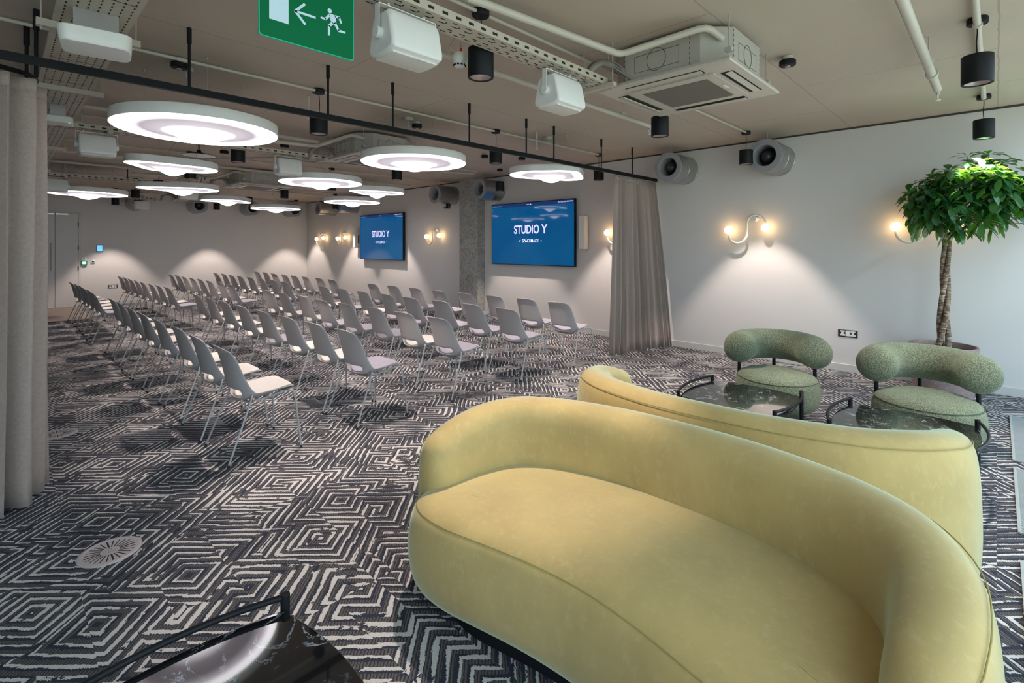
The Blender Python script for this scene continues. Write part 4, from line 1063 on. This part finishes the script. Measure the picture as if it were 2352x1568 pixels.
for x, y, lab in ((2.03, 4.62, 'sprinkler head hanging behind the left pendant'), (3.95, 6.35, 'sprinkler head below the second round disc'), (.62, 6.9, 'sprinkler head under the left hanging speaker'), (4.62, 4.06, 'sprinkler head beside the pebble lamp over the front row')):
    t = thing('sprinkler', lab, 'sprinkler', (x, y, ZC-.002))
    MB().cyl((0, 0, -.002), (0, 0, -.17), .010, 10).build('drop', pipe_m, t)
    MB().tube([(-.012, 0, -.17), (-.016, 0, -.19), (0, 0, -.205), (.016, 0, -.19), (.012, 0, -.17)], .0035, 6).lathe([(.018, -.211), (.018, -.207)], n=12).build('sprinkler_head', white_p, t)

# smoke detector on its loose wires
t = thing('smoke_detector', 'white smoke detector dangling beside the nearest black pendant', 'smoke detector', (1.97, 2.36, 2.63))
MB().lathe([(.001, .045), (.040, .045), (.046, .035), (.048, .012), (.046, .008), (.046, .002), (.036, -.012), (.033, -.020), (.032, -.034), (.022, -.042), (.001, -.043)], n=32).build('housing', white_p, t)
g = MB()
for k in range(10):
    a = 2*pi*k/10; g.box(.0325*cos(a)-.005, .0325*sin(a)-.005, -.032, .0325*cos(a)+.005, .0325*sin(a)+.005, -.022)
g.build('vents', dark_slot, t, smooth=False)
MB().tube(bez([(.0, 0, .045), (.02, .01, .12), (-.01, 0, .18), (.0, 0, .268)], 5), .002, 6).tube(bez([(-.01, .01, .045), (-.06, .02, .08), (-.02, .02, .14), (.0, 0, .268)], 5), .0015, 6).build('wire', wire_m, t)
MB().cyl((0, -.01, .045), (.004, -.01, .075), .008, 8).build('connector', red_m, t)
MB().cyl((-.045, 0, .03), (-.062, 0, .032), .005, 8).build('connector', yel_m, t)

# black sensor pucks
sp0 = None
for x, y, lab in ((4.07, 1.11, 'black ceiling sensor right of the nearest air conditioner'), (3.30, 4.70, 'black ceiling sensor above the second round disc'), (.95, 4.40, 'black ceiling sensor above the first round disc'), (5.66, 5.28, 'black ceiling sensor left of the pendant before the column'), (5.14, 5.56, 'black ceiling sensor behind the second disc'), (2.28, 8.0, 'black ceiling sensor above the pebble lamps'), (2.7, 6.9, 'black ceiling sensor near the second air conditioner hose')):
    if sp0 is None:
        t = sp0 = thing('ceiling_sensor', lab, 'sensor', (x, y, ZC), group='black ceiling sensors')
        MB().lathe([(.035, -.002), (.035, -.03), (.001, -.03)], n=20).build('base', pipe_m, t)
        MB().lathe([(.050, -.030), (.056, -.036), (.056, -.066), (.050, -.072), (.022, -.075), (.001, -.075)], n=28).build('housing', black, t)
        MB().lathe([(.020, -.075), (.018, -.080), (.001, -.083)], n=20).build('lens', refl_m, t)
    else: dup(sp0, (x, y, ZC), 0, lab)
t = thing('ceiling_camera', 'black camera bracket under the wall vent left of the column', 'camera', (6.80, 8.56, 2.36))
MB().cyl((0, 0, -.03), (0, 0, .07), .028, 16).cyl((.05, -.02, -.01), (.05, -.02, .05), .02, 12).build('body', black, t)
MB().lathe([(.001, -.03), (.075, -.032), (.08, -.045), (.07, -.055), (.001, -.055)], n=24).build('dish', black, t)

# ------------------------------------------------------------------ round duct silencers with jet fans
def vent(L_):
    """axis along local -x from the wall at x=0"""
    t = thing('wall_vent', 'x', 'ventilation duct')
    R, r = .200, .128
    def ringx(rad, x, n=48): return [(x, rad*cos(2*pi*j/n), rad*sin(2*pi*j/n)) for j in range(n)]
    MB().loft([ringx(R+.004, -.002), ringx(R+.004, -.02), ringx(R, -.022), ringx(R, -L_*.5), ringx(R+.003, -L_*.5-.002), ringx(R+.003, -L_*.5-.012), ringx(R, -L_*.5-.014), ringx(R, -L_+.03), ringx(R+.003, -L_+.028), ringx(R+.003, -L_+.005)], caps=False).build('duct', steel_m, t)
    MB().loft([ringx(R+.003, -L_+.006), ringx(R-.002, -L_-.004), ringx(r+.008, -L_-.006), ringx(r, -L_), ringx(r-.006, -L_+.03), ringx(r-.006, -L_+.34)], caps=False).build('front_ring', ring_m, t)
    MB().loft([ringx(r-.004, -L_+.22), ringx(.002, -L_+.22)], caps=False).build('backplate', dark_slot, t)
    lp = []
    for k in range(8): a = k/7*pi/2; lp.append(ringx(max(.002, .078*sin(a)**.8), -L_+.05+.10*(1-cos(a)), 32))
    lp.append(ringx(.078, -L_+.2, 32))
    MB().loft(lp).build('fan_hub', fan_m, t)
    MB().cyl((-L_+.13, 0, -r), (-L_+.13, 0, r), .005, 8).build('strut', black, t)
    MB().cyl((-.15, 0, R), (-.15, 0, .298), .003, 6).cyl((-L_+.12, 0, R), (-L_+.12, 0, .298), .003, 6).build('hanging_wire', wire_m, t)
    return t
v0 = vent(.53); first = True
for y, lab in ((2.03, 'round galvanised wall vent with fan, partly behind a pendant, right one of the near pair'), (3.29, 'round galvanised wall vent with fan above the right curtain'), (7.22, 'round galvanised wall vent in front of the concrete column'), (8.62, 'round galvanised wall vent left of the concrete column'), (12.95, 'round galvanised wall vent above the far screen'), (14.22, 'round galvanised wall vent on the screens wall, nearest the far corner')):
    if first: v0.location = (XR, y, 2.60); tag(v0, lab, 'ventilation duct', 'round wall vents'); first = False
    else: dup(v0, (XR, y, 2.60), 0, lab)
for x, lab in ((2.50, 'round wall vent on the far wall behind the farthest speaker'), (3.86, 'round wall vent on the far wall below the last air conditioner'), (5.22, 'round wall vent on the far wall behind the small pebble lamp'), (6.45, 'round wall vent on the far wall nearest the corner')):
    dup(v0, (x, YB, 2.60), pi/2, lab)
